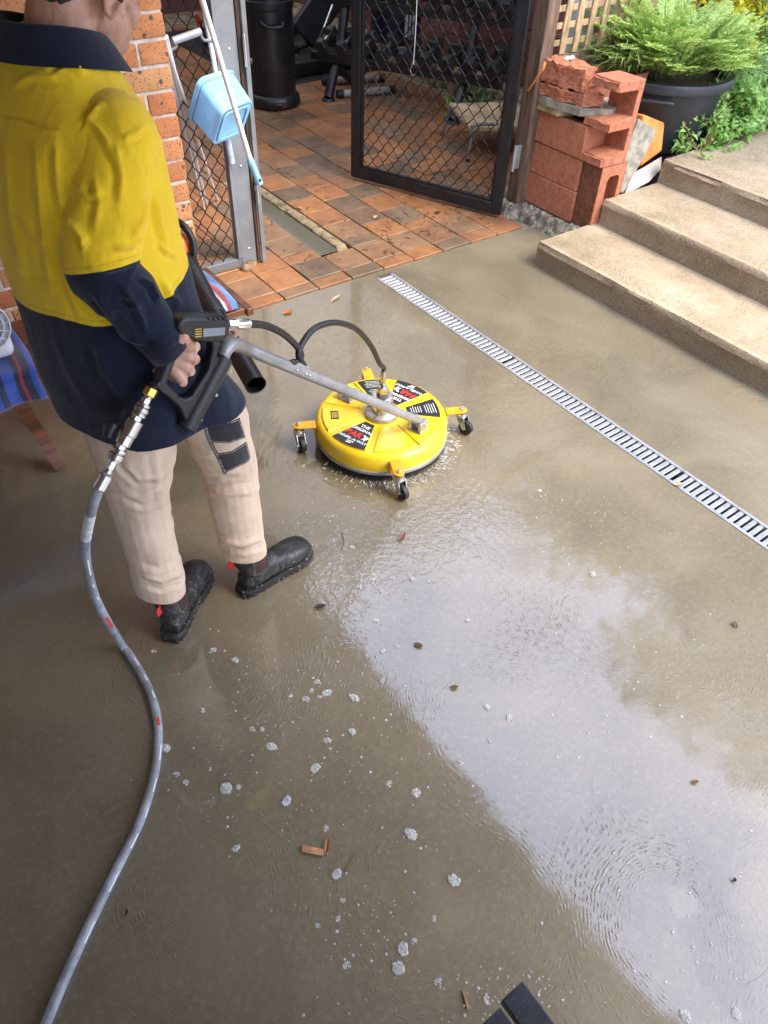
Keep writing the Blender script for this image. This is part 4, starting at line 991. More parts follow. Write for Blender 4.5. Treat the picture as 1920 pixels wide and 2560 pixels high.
# hub and swivel
b = MB(); b.lathe([(.066, .124), (.068, .130), (.066, .142), (.054, .147), (.02, .148)], MC, seg=40); b.build('hub_flange', m_galvd, mc)
b = MB(); b.lathe([(.040, .146), (.041, .215), (.038, .219), (.02, .220)], MC, seg=32); b.build('swivel', m_nickel, mc)
b = MB(); b.lathe([(.024, .219), (.024, .250), (.018, .254), (.01, .255)], MC, seg=6); b.build('swivel_nut', m_nickel, mc, smooth=False)
for a in (30, 120, 210, 300):
    b = MB(); b.lathe([(.007, .142), (.007, .152), (.002, .153)], polar(.054, a), seg=6); b.build('hub_bolt', m_nickel, mc, smooth=False)
# caster arms and casters
for a in (-115, -25, 65, 155):
    d = (polar(1, a)-MC).normalized(); t_ = Vector((-d.y, d.x, 0)); M3 = Matrix((d, t_, Vector((0, 0, 1)))).transposed()
    arm = MB(); pl_ = [(.262, -.022), (.330, -.020)]+[(.330+.020*math.cos(q), .020*math.sin(q)) for q in np.linspace(-PI/2, PI/2, 9)]+[(.330, .020), (.262, .022)]
    arm.prism(pl_, MC+Vector((0, 0, .104)), d, t_, .005)
    ar = arm.build('caster_arm', m_yarm, mc, bevel=.0015, recalc=True)
    b = MB(); b.box(MC+d*.2645+Vector((0, 0, .078)), (.005, .044, .052), M3); b.build('arm_flange', m_yarm, ar, bevel=.0015)
    bp = MC+d*.330
    b = MB(); b.lathe([(.009, .109), (.009, .117), (.005, .118), (.005, .124), (.001, .125)], bp, seg=6); b.build('bolt', m_chrome, ar, smooth=False)
    cs_ = MB(); cs_.lathe([(.010, .104), (.010, .096), (.019, .094), (.021, .086), (.019, .080), (.004, .079)], bp, seg=20)
    wd = (Vector((0.10, -1, 0))+d*.25).normalized(); wt = Vector((-wd.y, wd.x, 0)); wc = bp+wd*.026+Vector((0, 0, .032))
    for sg in (-1, 1):
        cs_.add([bp+wt*sg*.017-wd*.018+Vector((0, 0, .081)), bp+wt*sg*.017+wd*.020+Vector((0, 0, .081)), wc+wt*sg*.017+wd*.010, wc+wt*sg*.017-wd*.010+Vector((0, 0, -.004)),
                 bp+wt*sg*.0145-wd*.018+Vector((0, 0, .081)), bp+wt*sg*.0145+wd*.020+Vector((0, 0, .081)), wc+wt*sg*.0145+wd*.010, wc+wt*sg*.0145-wd*.010+Vector((0, 0, -.004))],
                [(0, 1, 2, 3), (7, 6, 5, 4), (0, 4, 5, 1), (1, 5, 6, 2), (2, 6, 7, 3), (3, 7, 4, 0)])
    cs_.box(bp+wd*.001+Vector((0, 0, .0815)), (.040, .036, .004), Matrix((wd, wt, Vector((0, 0, 1)))).transposed())
    cf = cs_.build('caster_fork', m_chrome, mc, recalc=True)
    b = MB(); b.lathe([(.012, -.0115), (.026, -.0115), (.031, -.008), (.0318, 0), (.031, .008), (.026, .0115), (.012, .0115)], wc, wt, seg=28); b.build('caster_wheel', m_rubber, cf)
    b = MB(); b.cyl(wc-wt*.020, wc+wt*.020, .0045, 8); b.build('axle', m_chrome, cf)
# handle brackets
for a in (290, 110):
    d = (polar(1, a)-MC).normalized(); t_ = Vector((-d.y, d.x, 0)); c = polar(.165, a); M3 = Matrix((d, t_, Vector((0, 0, 1)))).transposed()
    br = MB(); br.box(c+Vector((0, 0, .131)), (.060, .055, .008), M3); br.box(c+d*.022+Vector((0, 0, .154)), (.014, .055, .038), M3); br.box(c-d*.022+Vector((0, 0, .154)), (.014, .055, .038), M3)
    bo = br.build('handle_bracket', m_galvd, mc, bevel=.003)
    b = MB(); b.cyl(c-d*.034+Vector((0, 0, .160)), c+d*.034+Vector((0, 0, .160)), .006, 10); b.build('pivot_pin', m_nickel, bo)

# ---- handle: straight tube, gooseneck, grip housing, trigger gun (in the vertical plane of the right hand)
FAC = math.radians(20); FW = Vector((math.cos(FAC), math.sin(FAC), 0)); RT = Vector((math.sin(FAC), -math.cos(FAC), 0))
HAND = U(398, 776, 1.63)
def gp_(x, y, off=0.): return GP(x, y, HAND+RT*off, RT)
def c3(x, y): return (207.4+.27084*x, 639.4+.27084*y)
F0 = polar(.165, 290, .168); Bz = G(530, 753, .85)
sh_dir = (F0-Bz).normalized()
hs_top = gp_(*c3(1000, 505)); hs_bot = gp_(*c3(712, 1045)); ax = (hs_bot-hs_top).normalized()
b = MB(); path = [F0+sh_dir*.02, F0.lerp(Bz, .5), Bz.lerp(F0, .06)]
path += catmull([Bz.lerp(F0, .05), Bz+Vector((0, 0, .004)), gp_(504, 743, -.01), gp_(487, 756), hs_top, hs_top+ax*.05], 7)
b.tube(path, .0165, 18); b.build('shaft', m_tube, mc)
b = MB(); b.tube([hs_top-ax*.008, hs_top, hs_bot, hs_bot+ax*.002], [.023, .0255, .0265, .0245], 20); hs = b.build('grip_housing', m_plast, mc, bevel=.002)
for (x, y) in ((1020, 572), (905, 765), (783, 960)):
    q = gp_(*c3(x, y)); q = q+RT*.0215; b = MB(); b.lathe([(.0042, 0), (.0042, .0015), (.002, .0016)], q, RT, seg=12); b.build('rivet', m_chrome, hs)
b = MB(); b.tube([hs_bot+ax*.0025, hs_bot+ax*.003], [.019, .019], 20); b.build('end_hole', m_rubber, hs)
def plate(poly, th, name, mat, off=0., bev=.006, parent=None):
    P = [gp_(*c3(x, y))+RT*(off+th/2) for (x, y) in poly]; k = len(P); bm = MB()
    bm.v = [tuple(p) for p in P]+[tuple(p-RT*th) for p in P]
    bm.f = [tuple(range(k)), tuple(range(2*k-1, k-1, -1))]+[(i, k+i, k+(i+1) % k, (i+1) % k) for i in range(k)]
    return bm.build(name, mat, parent or mc, bevel=bev, bseg=3, recalc=True)
gun = plate([(598, 205), (622, 165), (665, 143), (985, 150), (1022, 185), (1008, 300), (965, 338), (865, 350), (760, 338), (650, 305), (600, 262)], .046, 'trigger_gun', m_plast, bev=.010)
plate([(790, 232), (968, 223), (963, 284), (790, 298)], .0012, 'name_plate', simple('grey_label', (.22, .24, .26), .4), off=.0238, bev=0, parent=gun)
for k in range(4): plate([(726, 236+k*19), (780, 231+k*19), (780, 239+k*19), (726, 245+k*19)], .001, 'brass_vent', m_brass, off=.0236, bev=0, parent=gun)
for k in range(4): plate([(835+k*40, 146), (860+k*40, 148), (866+k*40, 175), (840+k*40, 172)], .049, 'ridge', m_plast, bev=.003, parent=gun)
plate([(870, 330), (965, 336), (938, 470), (1000, 505), (760, 960), (690, 1000), (640, 880), (590, 830), (440, 712), (470, 668), (530, 672), (640, 790), (690, 808), (738, 790), (872, 575), (905, 420), (900, 370)], .026, 'handle_frame', m_plast, bev=.007)
g0, g1 = gp_(*c3(655, 290)), gp_(*c3(500, 690))
b = MB(); b.tube([g0, g0.lerp(g1, .35), g0.lerp(g1, .7), g1], [.019, .017, .017, .016], 14, squash=.85); b.build('pistol_grip', m_plast, mc)
b = MB(); b.tube([gp_(*c3(800, 340)), gp_(*c3(770, 430)), gp_(*c3(700, 560))], .006, 8); b.build('trigger', m_plast, mc)
# outlet fitting and upper hose to the clamp on the shaft
o0, o1, o2 = gp_(*c3(1012, 222)), gp_(*c3(1040, 222)), gp_(*c3(1112, 224)); o3 = gp_(*c3(1212, 224))
b = MB(); b.cyl(o0, o1, .009, 12); b.build('outlet_brass', m_brass, mc)
b = MB(); b.cyl(o1, o2, .0125, 6); b.build('outlet_nut', m_nickel, mc, smooth=False)
b = MB(); b.tube([o2, o2.lerp(o3, .05), o3], [.0115, .0125, .0125], 16); b.build('hose_crimp', m_nickel, mc)
tj = Bz.lerp(F0, .215); clamp = tj+Vector((0, 0, .022))
def vplane(a, c): d = Vector((c.x-a.x, c.y-a.y, 0)).normalized(); return Vector((-d.y, d.x, 0))
nu = vplane(o3, clamp); pu = lambda x, y: GP(x, y, o3, nu)
b = MB(); b.tube(catmull([o2.lerp(o3, .6), o3, pu(572, 703), pu(610, 720), pu(638, 745), pu(650, 765), pu(645, 780), pu(632, 783), clamp+sh_dir*-.02], 7), .0095, 12); b.build('upper_hose', m_hoseb, mc)
b = MB(); b.tube([tj+sh_dir*-.012+Vector((0, 0, .016)), tj+sh_dir*.055+Vector((0, 0, .020))], .0115, 14); b.cyl(tj, tj+Vector((0, 0, .03)), .009, 10); b.build('hose_clamp', m_tube, mc)
for q in (.245, .262, .20):
    pz = Bz.lerp(F0, q)+RT*.0165; b = MB(); b.ball(pz, (.005, .004, .005), 8, 5); b.build('screw', m_chrome, mc)
ht = MC+Vector((0, 0, .254)); nl = vplane(clamp, ht); pl2 = lambda x, y: GP(x, y, clamp, nl)
e0 = ht+Vector((0, 0, .018)); e1 = e0+Vector((0, 0, .055))
b = MB(); b.tube([ht, ht+Vector((0, 0, .014)), ht+Vector((0, 0, .02))], [.011, .011, .008], 12); b.tube([e0, e0+Vector((0, 0, .012)), e1], [.0085, .0115, .0115], 14); b.build('hose_end', m_nickel, mc)
b = MB(); b.tube(catmull([clamp+sh_dir*.05, clamp+sh_dir*.02+Vector((0, 0, .03)), pl2(652, 744), pl2(674, 714), pl2(702, 700), pl2(735, 698), pl2(772, 713), pl2(802, 748), pl2(820, 785), e1+Vector((0, 0, .012)), e1-Vector((0, 0, .01))], 7), .0092, 12); b.build('lower_hose', m_hoseb, mc)
# second handlebar arm reaching to the far side
b = MB(); b.tube(catmull([Bz.lerp(F0, .03), Bz+RT*-.04+Vector((-.02, 0, .01)), gp_(492, 730, -.10), gp_(470, 722, -.20), gp_(440, 730, -.30)], 6), .0155, 14); b.build('far_handlebar', m_tube, mc)

# ---- couplings, ball valve and pressure hose
def lerpU(a, c, t): return a.lerp(c, t)
f0 = gp_(*c3(452, 735)); f1 = U(213, 1056, 1.60)
fd = (f1-f0).normalized(); FL = (f1-f0).length
hz = thing('pressure_hose', (f1.x, f1.y, 0), 'grey high-pressure hose with quick couplings and a black valve, trailing to the bottom left corner', 'hose')
def seg(t0, t1, r, name, mat, n=16, r2=None, sm=True):
    bm = MB(); bm.tube([f0+fd*FL*t0, f0+fd*FL*t1], [r, r2 or r], n); return bm.build(name, mat, hz, smooth=sm, bevel=.0012)
seg(-.06, .0, .009, 'nipple', m_plast)
seg(.0, .075, .0150, 'brass_nut', m_brass, 6, sm=False)
seg(.075, .10, .0095, 'adaptor', m_nickel); seg(.10, .15, .0118, 'adaptor_nut', m_nickel, 6, sm=False)
for k, (t0, t1, r) in enumerate(((.15, .18, .0150), (.18, .19, .0135), (.19, .23, .0170), (.23, .245, .0150), (.245, .27, .0165))): seg(t0, t1, r, 'coupling_ring', m_nickel, 20)
seg(.27, .315, .013, 'coupling_nut', m_nickel, 6, sm=False)
seg(.315, .46, .0185, 'valve_body', m_nickel, 20); seg(.46, .56, .0165, 'valve_body', m_nickel, 8, sm=False)
seg(.56, .60, .0125, 'adaptor_nut', m_nickel, 6, sm=False)
for k, (t0, t1, r) in enumerate(((.60, .635, .0165), (.635, .65, .014), (.65, .70, .0170), (.70, .72, .0145))): seg(t0, t1, r, 'coupling_ring', m_nickel, 20)
seg(.72, .80, .0105, 'adaptor_nut', m_chrome, 6, sm=False); seg(.80, .86, .0095, 'hose_tail', m_nickel)
seg(.86, 1.0, .0150, 'hose_crimp', m_chrome, 20)
vc = f0+fd*FL*.47; vs_ = U(245, 925, 1.585)
b = MB(); b.tube([vc, vc.lerp(vs_, .55)], .010, 12); b.build('valve_stem', m_nickel, hz)
lev = MB(); v0, v1, v2 = U(229, 945, 1.575), U(238, 915, 1.575), U(269, 884, 1.585)
lev.tube(catmull([v0, v1, vs_, v2], 5), [.010, .016, .015, .012, .006], 10, squash=.6); lev.build('valve_lever', m_plast, hz)
Z0 = .0116
hp = [f1-fd*.04, f1, U(196, 1110, 1.615), U(184, 1180, 1.70), U(190, 1235, 1.80), U(206, 1290, 1.92), U(232, 1342, 2.03)]
hp += [G(x, y, Z0) for (x, y) in ((268, 1400), (302, 1450), (328, 1505), (342, 1572), (337, 1655), (318, 1730), (296, 1790), (250, 1882), (190, 2005), (133, 2130), (98, 2215), (60, 2300), (10, 2400))]
hpath = catmull(hp, 8)
for p in hpath: p.z = max(p.z, Z0)
b = MB(); b.tube(hpath, .0115, 16); m_hg = simple('grey_hose', (.30, .315, .33), .5, var=.25, vscale=14, rvar=.25, bump=.0006, bscale=240, speck=[((.12, .11, .09), 60, .10)]); b.build('hose', m_hg, hz)
def hprint(i0, i1, mat, name, side, wid=.004):
    bm = MB(); 
    for i in range(i0, i1):
        p = hpath[i]; tg = (hpath[i+1]-hpath[i-1]).normalized(); v_ = (CP-p).normalized(); v_ = (v_-v_.dot(tg)*tg).normalized(); s_ = tg.cross(v_)
        n_ = (v_+s_*side).normalized(); q = tg.cross(n_); bm.v += [tuple(p+n_*.0119+q*wid), tuple(p+n_*.0119-q*wid)]
    bm.f = [(2*k, 2*k+1, 2*k+3, 2*k+2) for k in range(i1-i0-1)]; bm.build(name, mat, hz, smooth=False)
b = MB(); b.tube(hpath[16:23], .0118, 16, cap=False); b.build('white_label', simple('label_white', (.60, .61, .60), .6, var=.2, vscale=90), hz)
for (a_, c_) in ((27, 33), (35, 37), (39, 41)): hprint(a_, c_, m_text_w, 'white_print', -.45, .0022)
hprint(46, 50, m_text_r, 'red_print', -.3, .0035); hprint(78, 81, m_text_r, 'red_print', -.2, .003)
for k in range(56, 76, 5): hprint(k, k+3, m_text_w, 'white_print', -.6, .0018)
for k in range(84, 120, 7): hprint(k, k+4, m_text_w, 'white_print', -.8, .0014)
# ================================================================== THE MAN
def remeshed(mb, voxel, smooth_it=6, name='tmp'):
    me = bpy.data.meshes.new('tmp'); me.from_pydata(mb.v, [], mb.f); me.update()
    bmn = bmesh.new(); bmn.from_mesh(me); bmesh.ops.recalc_face_normals(bmn, faces=bmn.faces); bmn.to_mesh(me); bmn.free()
    ob = bpy.data.objects.new('tmp', me); C.objects.link(ob)
    m1 = ob.modifiers.new('r', 'REMESH'); m1.mode = 'VOXEL'; m1.voxel_size = voxel; m1.use_smooth_shade = True
    if smooth_it: m2 = ob.modifiers.new('s', 'SMOOTH'); m2.iterations = smooth_it; m2.factor = .5
    bpy.context.view_layer.update()
    res = bpy.data.meshes.new_from_object(ob.evaluated_get(bpy.context.evaluated_depsgraph_get()))
    bpy.data.objects.remove(ob); bpy.data.meshes.remove(me); return res
def get_vn(me):
    n = len(me.vertices); a = np.zeros(n*3); me.vertices.foreach_get('co', a); nn_ = np.zeros(n*3)
    me.vertex_normals.foreach_get('vector', nn_) if hasattr(me, 'vertex_normals') else me.vertices.foreach_get('normal', nn_)
    return a.reshape(-1, 3), nn_.reshape(-1, 3)
def set_v(me, a): me.vertices.foreach_set('co', np.asarray(a, float).ravel()); me.update()
def attr(me, name, vals):
    at = me.attributes.new(name, 'FLOAT', 'POINT'); at.data.foreach_set('value', np.asarray(vals, np.float32))
def loft(mb, secs, seg=28, pw=2.0):
    """secs: (centre, half-axis vector a, half-axis vector b)"""
    vs = []
    for i_, (c, a, bb) in enumerate(secs):
        p_ = pw[i_] if isinstance(pw, (list, tuple)) else pw; c = Vector(c); a = Vector(a); bb = Vector(bb)
        for k in range(seg):
            t = 2*PI*k/seg; cx, sy = math.cos(t), math.sin(t)
            cx = math.copysign(abs(cx)**(2/p_), cx); sy = math.copysign(abs(sy)**(2/p_), sy)
            vs.append(c+a*cx+bb*sy)
    n = len(secs)
    mb.add(vs, [(i*seg+k, i*seg+(k+1) % seg, (i+1)*seg+(k+1) % seg, (i+1)*seg+k) for i in range(n-1) for k in range(seg)]+[tuple(range(seg-1, -1, -1)), tuple((n-1)*seg+k for k in range(seg))])
def limb(mb, pts, rad, n=8, seg=20): 
    P = catmull(pts, n); mb.tube(P, resamp(rad, len(P)), seg)
# value noise in numpy for cloth wrinkles
def vnoise(p, seed=0):
    p = np.asarray(p, float); i = np.floor(p).astype(np.int64); f = p-i; f = f*f*(3-2*f); res = 0
    def h(a):
        q = (a[:, 0]*374761393+a[:, 1]*668265263+a[:, 2]*2147483647+seed*974634777) & 0xffffffff
        q = ((q ^ (q >> 13))*1274126177) & 0xffffffff; return ((q ^ (q >> 16)) & 0xffff)/65535.0
    for dx in (0, 1):
        for dy in (0, 1):
            for dz in (0, 1):
                wgt = (f[:, 0] if dx else 1-f[:, 0])*(f[:, 1] if dy else 1-f[:, 1])*(f[:, 2] if dz else 1-f[:, 2])
                res = res+wgt*h(i+np.array([dx, dy, dz]))
    return res*2-1
def ridged(p, seed=0): return 1-np.abs(vnoise(p, seed))*2
def poly_dist(P, line):
    """distance of picture points P to a polyline and the parameter along it"""
    best = np.full(len(P), 1e9)
    L = [np.array(q, float) for q in line]
    for a, c in zip(L[:-1], L[1:]):
        d = c-a; t = np.clip(((P-a) @ d)/(d @ d+1e-9), 0, 1); q = a+t[:, None]*d; best = np.minimum(best, np.linalg.norm(P-q, axis=1))
    return best
def folds(me, lines, facing=.15):
    """cloth folds: each (polyline traced on the garment, height in m, width in picture units): a crest with a sharper valley beside it,
    applied to the side of the cloth that faces the tracer"""
    a, nn_ = get_vn(me); P, d = project(a); view = np.array([0, 0, CAM_H])-a; view /= np.linalg.norm(view, axis=1)[:, None]
    face = np.clip(((nn_*view).sum(1)-facing)/.25, 0, 1); disp = np.zeros(len(a))
    for (ln, hgt, wd) in lines:
        L = [np.array(q, float) for q in ln]; best = np.full(len(P), 1e9); sgn = np.zeros(len(P)); par = np.zeros(len(P)); tot = sum(np.linalg.norm(q1-q0) for q0, q1 in zip(L[:-1], L[1:])); acc = 0
        for q0, q1 in zip(L[:-1], L[1:]):
            dd_ = q1-q0; t = np.clip(((P-q0) @ dd_)/(dd_ @ dd_+1e-9), 0, 1); q = q0+t[:, None]*dd_; dist = np.linalg.norm(P-q, axis=1); m = dist < best
            best[m] = dist[m]; sgn[m] = np.sign((dd_[0]*(P-q0)[:, 1]-dd_[1]*(P-q0)[:, 0]))[m]; par[m] = ((acc+t*np.linalg.norm(dd_))/tot)[m]; acc += np.linalg.norm(dd_)
        x = best*sgn/wd; taper = np.clip(np.minimum(par, 1-par)*5, .15, 1)
        disp += hgt*taper*(np.exp(-np.abs(x)**1.35)-.55*np.exp(-((x-1.7)/.8)**2))*face
    set_v(me, a+nn_*disp[:, None])
def cut_off(me, p, n):
    """trim the cloth with a plane: everything on the side n points to is removed, leaving an open hem"""
    b_ = bmesh.new(); b_.from_mesh(me); bmesh.ops.bisect_plane(b_, geom=b_.verts[:]+b_.edges[:]+b_.faces[:], plane_co=p, plane_no=n, clear_outer=True); b_.to_mesh(me); b_.free(); me.update()
def cloth_solid(o, th=.0028):
    md = o.modifiers.new('thickness', 'SOLIDIFY'); md.thickness = th; md.offset = -1; return o
def inpoly_sd(P, poly):
    """signed distance in picture units, positive inside"""
    poly = [np.array(q, float) for q in poly]; d = poly_dist(P, poly+[poly[0]]); ins = np.zeros(len(P), bool); j = len(poly)-1
    for i in range(len(poly)):
        xi, yi = poly[i]; xj, yj = poly[j]
        c = ((yi > P[:, 1]) != (yj > P[:, 1])) & (P[:, 0] < (xj-xi)*(P[:, 1]-yi)/(yj-yi+1e-12)+xi); ins ^= c; j = i
    return np.where(ins, d, -d)
def finish(me, name, mat, parent, **k):
    o0 = origin(parent); a, _ = get_vn(me); set_v(me, a-np.array(o0)); me.materials.clear(); me.materials.append(mat); me.name = name
    me.polygons.foreach_set('use_smooth', [True]*len(me.polygons)); return place(name, me, parent, **k)

PEL = Vector((.425, 1.57, .85)); NECK = Vector((.452, 1.665, 1.545))
SHR, SHL = Vector((.488, 1.505, 1.435)), Vector((.395, 1.82, 1.435))
ELB = U(222, 568, 1.47); WRI = U(368, 764, 1.60)
LZ = Vector((0, 0, 1))
man = thing('person', (.5, 1.53, 0), 'worker in yellow and navy work shirt, tan trousers and black boots pushing the yellow cleaner', 'person')
m_skin = simple('skin', (.50, .255, .165), .5, var=.10, vscale=22, bump=.0008, bscale=160, sub=.12, spec=.4)
def axis_at(z): t = (z-PEL.z)/(NECK.z-PEL.z); return Vector((PEL.x+(NECK.x-PEL.x)*t, PEL.y+(NECK.y-PEL.y)*t, z))

# legs: joints from the photograph, resting in the boots
AR, AL = G(526, 1192, .155), G(352, 1276, .155)
KR, KL = G(494, 1005, .50), G(303, 1085, .49)
TR, TL = G(452, 885, .74), G(283, 938, .72)
HR, HL = Vector((.475, 1.475, .90)), Vector((.395, 1.655, .90))
bootR = (Vector((.571, 1.459, 0)), Vector((.858, 1.497, 0))); bootL = (Vector((.308, 1.416, 0)), Vector((.518, 1.631, 0)))

# ---------- body (one continuous skin: head, neck, trunk, arms with hands, legs)
bd = MB()
for z, w_, d_ in (): pass
loft(bd, [(axis_at(z), RT*w_, FW*d_) for (z, w_, d_) in ((.80, .10, .08), (.84, .15, .105), (.95, .155, .11), (1.08, .145, .10), (1.22, .165, .11), (1.34, .155, .10), (1.41, .11, .075), (1.46, .07, .06))])
HD = NECK+FW*.118+LZ*.048+RT*.0
yaw = math.radians(14); pitch = math.radians(28)
hf = Vector((math.cos(yaw)*math.cos(pitch), math.sin(yaw)*math.cos(pitch), -math.sin(pitch))); hr = Vector((math.sin(yaw), -math.cos(yaw), 0)); hu = hr.cross(hf)
HM = Matrix((hf, -hr, hu)).transposed()
def hp_(f, r, u): return HD+hf*f+hr*r+hu*u
limb(bd, [axis_at(1.40), NECK-LZ*.05+FW*.02, hp_(-.045, 0, -.05), hp_(-.03, 0, 0)], [.080, .066, .062, .058])
bd.ball(hp_(-.012, 0, .045), (.098, .077, .092), 24, 16, HM)
bd.ball(hp_(.030, 0, -.035), (.062, .062, .078), 22, 14, HM)
loft(bd, [(hp_(.01, 0, -.105), hr*.040, hf*.045), (hp_(.035, 0, -.100), hr*.047, hf*.045), (hp_(.045, 0, -.07), hr*.056, hf*.048), (hp_(.04, 0, -.02), hr*.062, hf*.052)], 20)
bd.ball(hp_(.085, 0, -.098), (.018, .022, .016), 12, 8, HM)                       # chin
bd.ball(hp_(.100, 0, -.018), (.020, .014, .015), 12, 8, HM); bd.ball(hp_(.092, 0, .010), (.013, .010, .028), 12, 8, HM)   # nose
bd.ball(hp_(.083, 0, .040), (.016, .050, .012), 14, 8, HM)                        # brow
bd.ball(hp_(.090, 0, -.052), (.011, .024, .007), 12, 8, HM); bd.ball(hp_(.088, 0, -.066), (.011, .021, .007), 12, 8, HM)  # lips
for s in (-1, 1):
    bd.ball(hp_(.062, s*.042, -.010), (.026, .022, .024), 12, 8, HM)              # cheeks
    em = MB(); 
    for k in range(15):                                                          # ear rim as a bent tube, lobe and bowl
        pass
    ep = [hp_(-.006+.018*math.cos(t), s*(.078+.010*abs(math.cos(t))), -.002+.031*math.sin(t)) for t in np.linspace(.2*PI, 1.95*PI, 14)]
    bd.tube(ep, resamp([.005, .006, .0065, .006, .0075], 14), 8)
    bd.ball(hp_(-.008, s*.077, -.002), (.016, .006, .026), 12, 8, HM); bd.ball(hp_(.000, s*.080, -.031), (.009, .006, .010), 10, 6, HM)
# right arm and fist on the pistol grip
limb(bd, [SHR.lerp(axis_at(1.36), .5)-LZ*.03, SHR-LZ*.035, SHR.lerp(ELB, .5), ELB, ELB.lerp(WRI, .35), WRI], [.045, .045, .044, .040, .038, .026])
gmid = g0.lerp(g1, .50); gax = (g1-g0).normalized()
kn = [gp_(425, 750, .026), gp_(424, 777, .028), gp_(414, 803, .027), gp_(397, 826, .024)]         # knuckles, index to little
palm0 = WRI
for i, k_ in enumerate(kn):
    base = WRI+gax*(-.018+.014*i)
    limb(bd, [base, base.lerp(k_, .5)+RT*.005, k_.lerp(base, .12), k_], [.018, .0135, .0112, .0128], 5, 14)
    # finger: over the front of the grip and back round its far side
    c_ = g0+gax*((k_-g0).dot(gax)); rad = .030
    f_out = (k_-c_); f_out -= f_out.dot(gax)*gax; f_out.normalize(); tan_ = -RT
    p1 = k_+tan_*.024+f_out*.006; p2 = k_+tan_*.050-f_out*.012; p3 = p2-f_out*.030+RT*.006
    limb(bd, [k_, p1, p2, p3], [.0118, .0100, .0094, .0076], 5, 12)
limb(bd, [WRI+gax*-.014, gp_(392, 726, .012), gp_(408, 730, -.012), gp_(420, 742, -.026)], [.017, .0145, .012, .0095], 5, 12)   # thumb round the back
# left arm reaching to the far handlebar
ELL = Vector((.47, 1.88, 1.13)); WRL = gp_(452, 728, -.285)
limb(bd, [SHL.lerp(axis_at(1.36), .5)-LZ*.03, SHL-LZ*.035, SHL.lerp(ELL, .5), ELL, ELL.lerp(WRL, .4), WRL], [.045, .045, .044, .040, .038, .026])
for i in range(4): 
    q = WRL+FW*(.018+.018*i)*.3+LZ*(.0); limb(bd, [WRL, WRL+FW*.03+RT*(.02-.016*i)*.6, WRL+FW*.06+RT*(.03-.02*i)*.7+LZ*.01, WRL+FW*.085+RT*(.03-.02*i)*.7-LZ*.012, WRL+FW*.07+RT*(.03-.02*i)*.7-LZ*.035], [.02, .016, .011, .010, .008], 4, 10)
limb(bd, [WRL, WRL+FW*.03-LZ*.025+RT*.03, WRL+FW*.06-LZ*.03+RT*.028], [.017, .012, .009], 4, 10)
for (h_, t_, k_, a_, bt_) in ((HR, TR, KR, AR, bootR), (HL, TL, KL, AL, bootL)):
    limb(bd, [h_, t_, k_, k_.lerp(a_, .4), a_], [.085, .075, .055, .050, .034])
    e_ = (bt_[1]-bt_[0]).normalized(); limb(bd, [a_, bt_[0]+e_*.068+LZ*.075, bt_[0]+e_*.15+LZ*.05, bt_[0]+e_*.235+LZ*.045], [.034, .028, .024, .016])
me = remeshed(bd, .0032, 2)
a, nn_ = get_vn(me)
jw = np.array(hp_(.05, 0, -.085)); attr(me, 'stubble', np.exp(-((a-jw)**2).sum(1)/.062**2))
def skinmat():
    N = NT('skin_tone'); v = N.n('TexCoord').outputs['Object']
    c = N.mix(N.smooth(N.noise(v, 26, 4), .35, .7), (.50, .26, .165), (.62, .355, .245))
    c = N.mix(N.math('MULTIPLY', N.smooth(N.noise(v, 240, 3), .55, .8), .25), c, (.30, .13, .085))
    sb = N.n('Attribute', attribute_name='stubble').outputs['Fac']
    c = N.mix(N.math('MULTIPLY', sb, N.math('ADD', .15, N.math('MULTIPLY', N.smooth(N.noise(v, 900, 2), .45, .6), .5))), c, (.13, .075, .055))
    N.set(Base_Color=c, Roughness=.48, Subsurface_Weight=.10, Normal=N.bump(N.math('ADD', N.noise(v, 150, 4), N.math('MULTIPLY', N.noise(v, 420, 3), .5)), .0012))
    N.b.inputs['Subsurface Radius'].default_value = (.012, .005, .003); return N.m
m_skin = skinmat(); body = finish(me, 'body', m_skin, man)
# hair: close-cropped cap
hb = MB(); hb.ball(hp_(-.022, 0, .062), (.101, .0825, .088), 28, 18, HM); hb.ball(hp_(-.066, 0, -.020), (.048, .060, .068), 20, 12, HM)
for s in (-1, 1): hb.ball(hp_(.018, s*.064, .022), (.015, .013, .046), 12, 8, HM)
me = remeshed(hb, .004, 3); a, nn_ = get_vn(me); set_v(me, a+nn_*(vnoise(a*260, 2)*.0018)[:, None])
finish(me, 'hair', simple('dark_hair', (.022, .015, .011), .6, var=.5, vscale=300, bump=.002, bscale=500), man)

# ---------- trousers
tb = MB()
loft(tb, [(axis_at(.98)-FW*.01, RT*.150, FW*.115), (axis_at(.90)-FW*.015, RT*.172, FW*.130), (axis_at(.82)-FW*.015, RT*.175, FW*.128), (axis_at(.77)-FW*.01, RT*.15, FW*.10)])
limb(tb, [HR, TR, TR.lerp(KR, .5), KR, KR.lerp(AR, .45), AR+LZ*.045, AR-LZ*.03], [.092, .088, .084, .077, .074, .071, .068])
limb(tb, [HL, TL, TL.lerp(KL, .5), KL, KL.lerp(AL, .45), AL+LZ*.045, AL-LZ*.03], [.110, .107, .092, .078, .073, .070, .068])
me = remeshed(tb, .0042, 5); a, nn_ = get_vn(me)
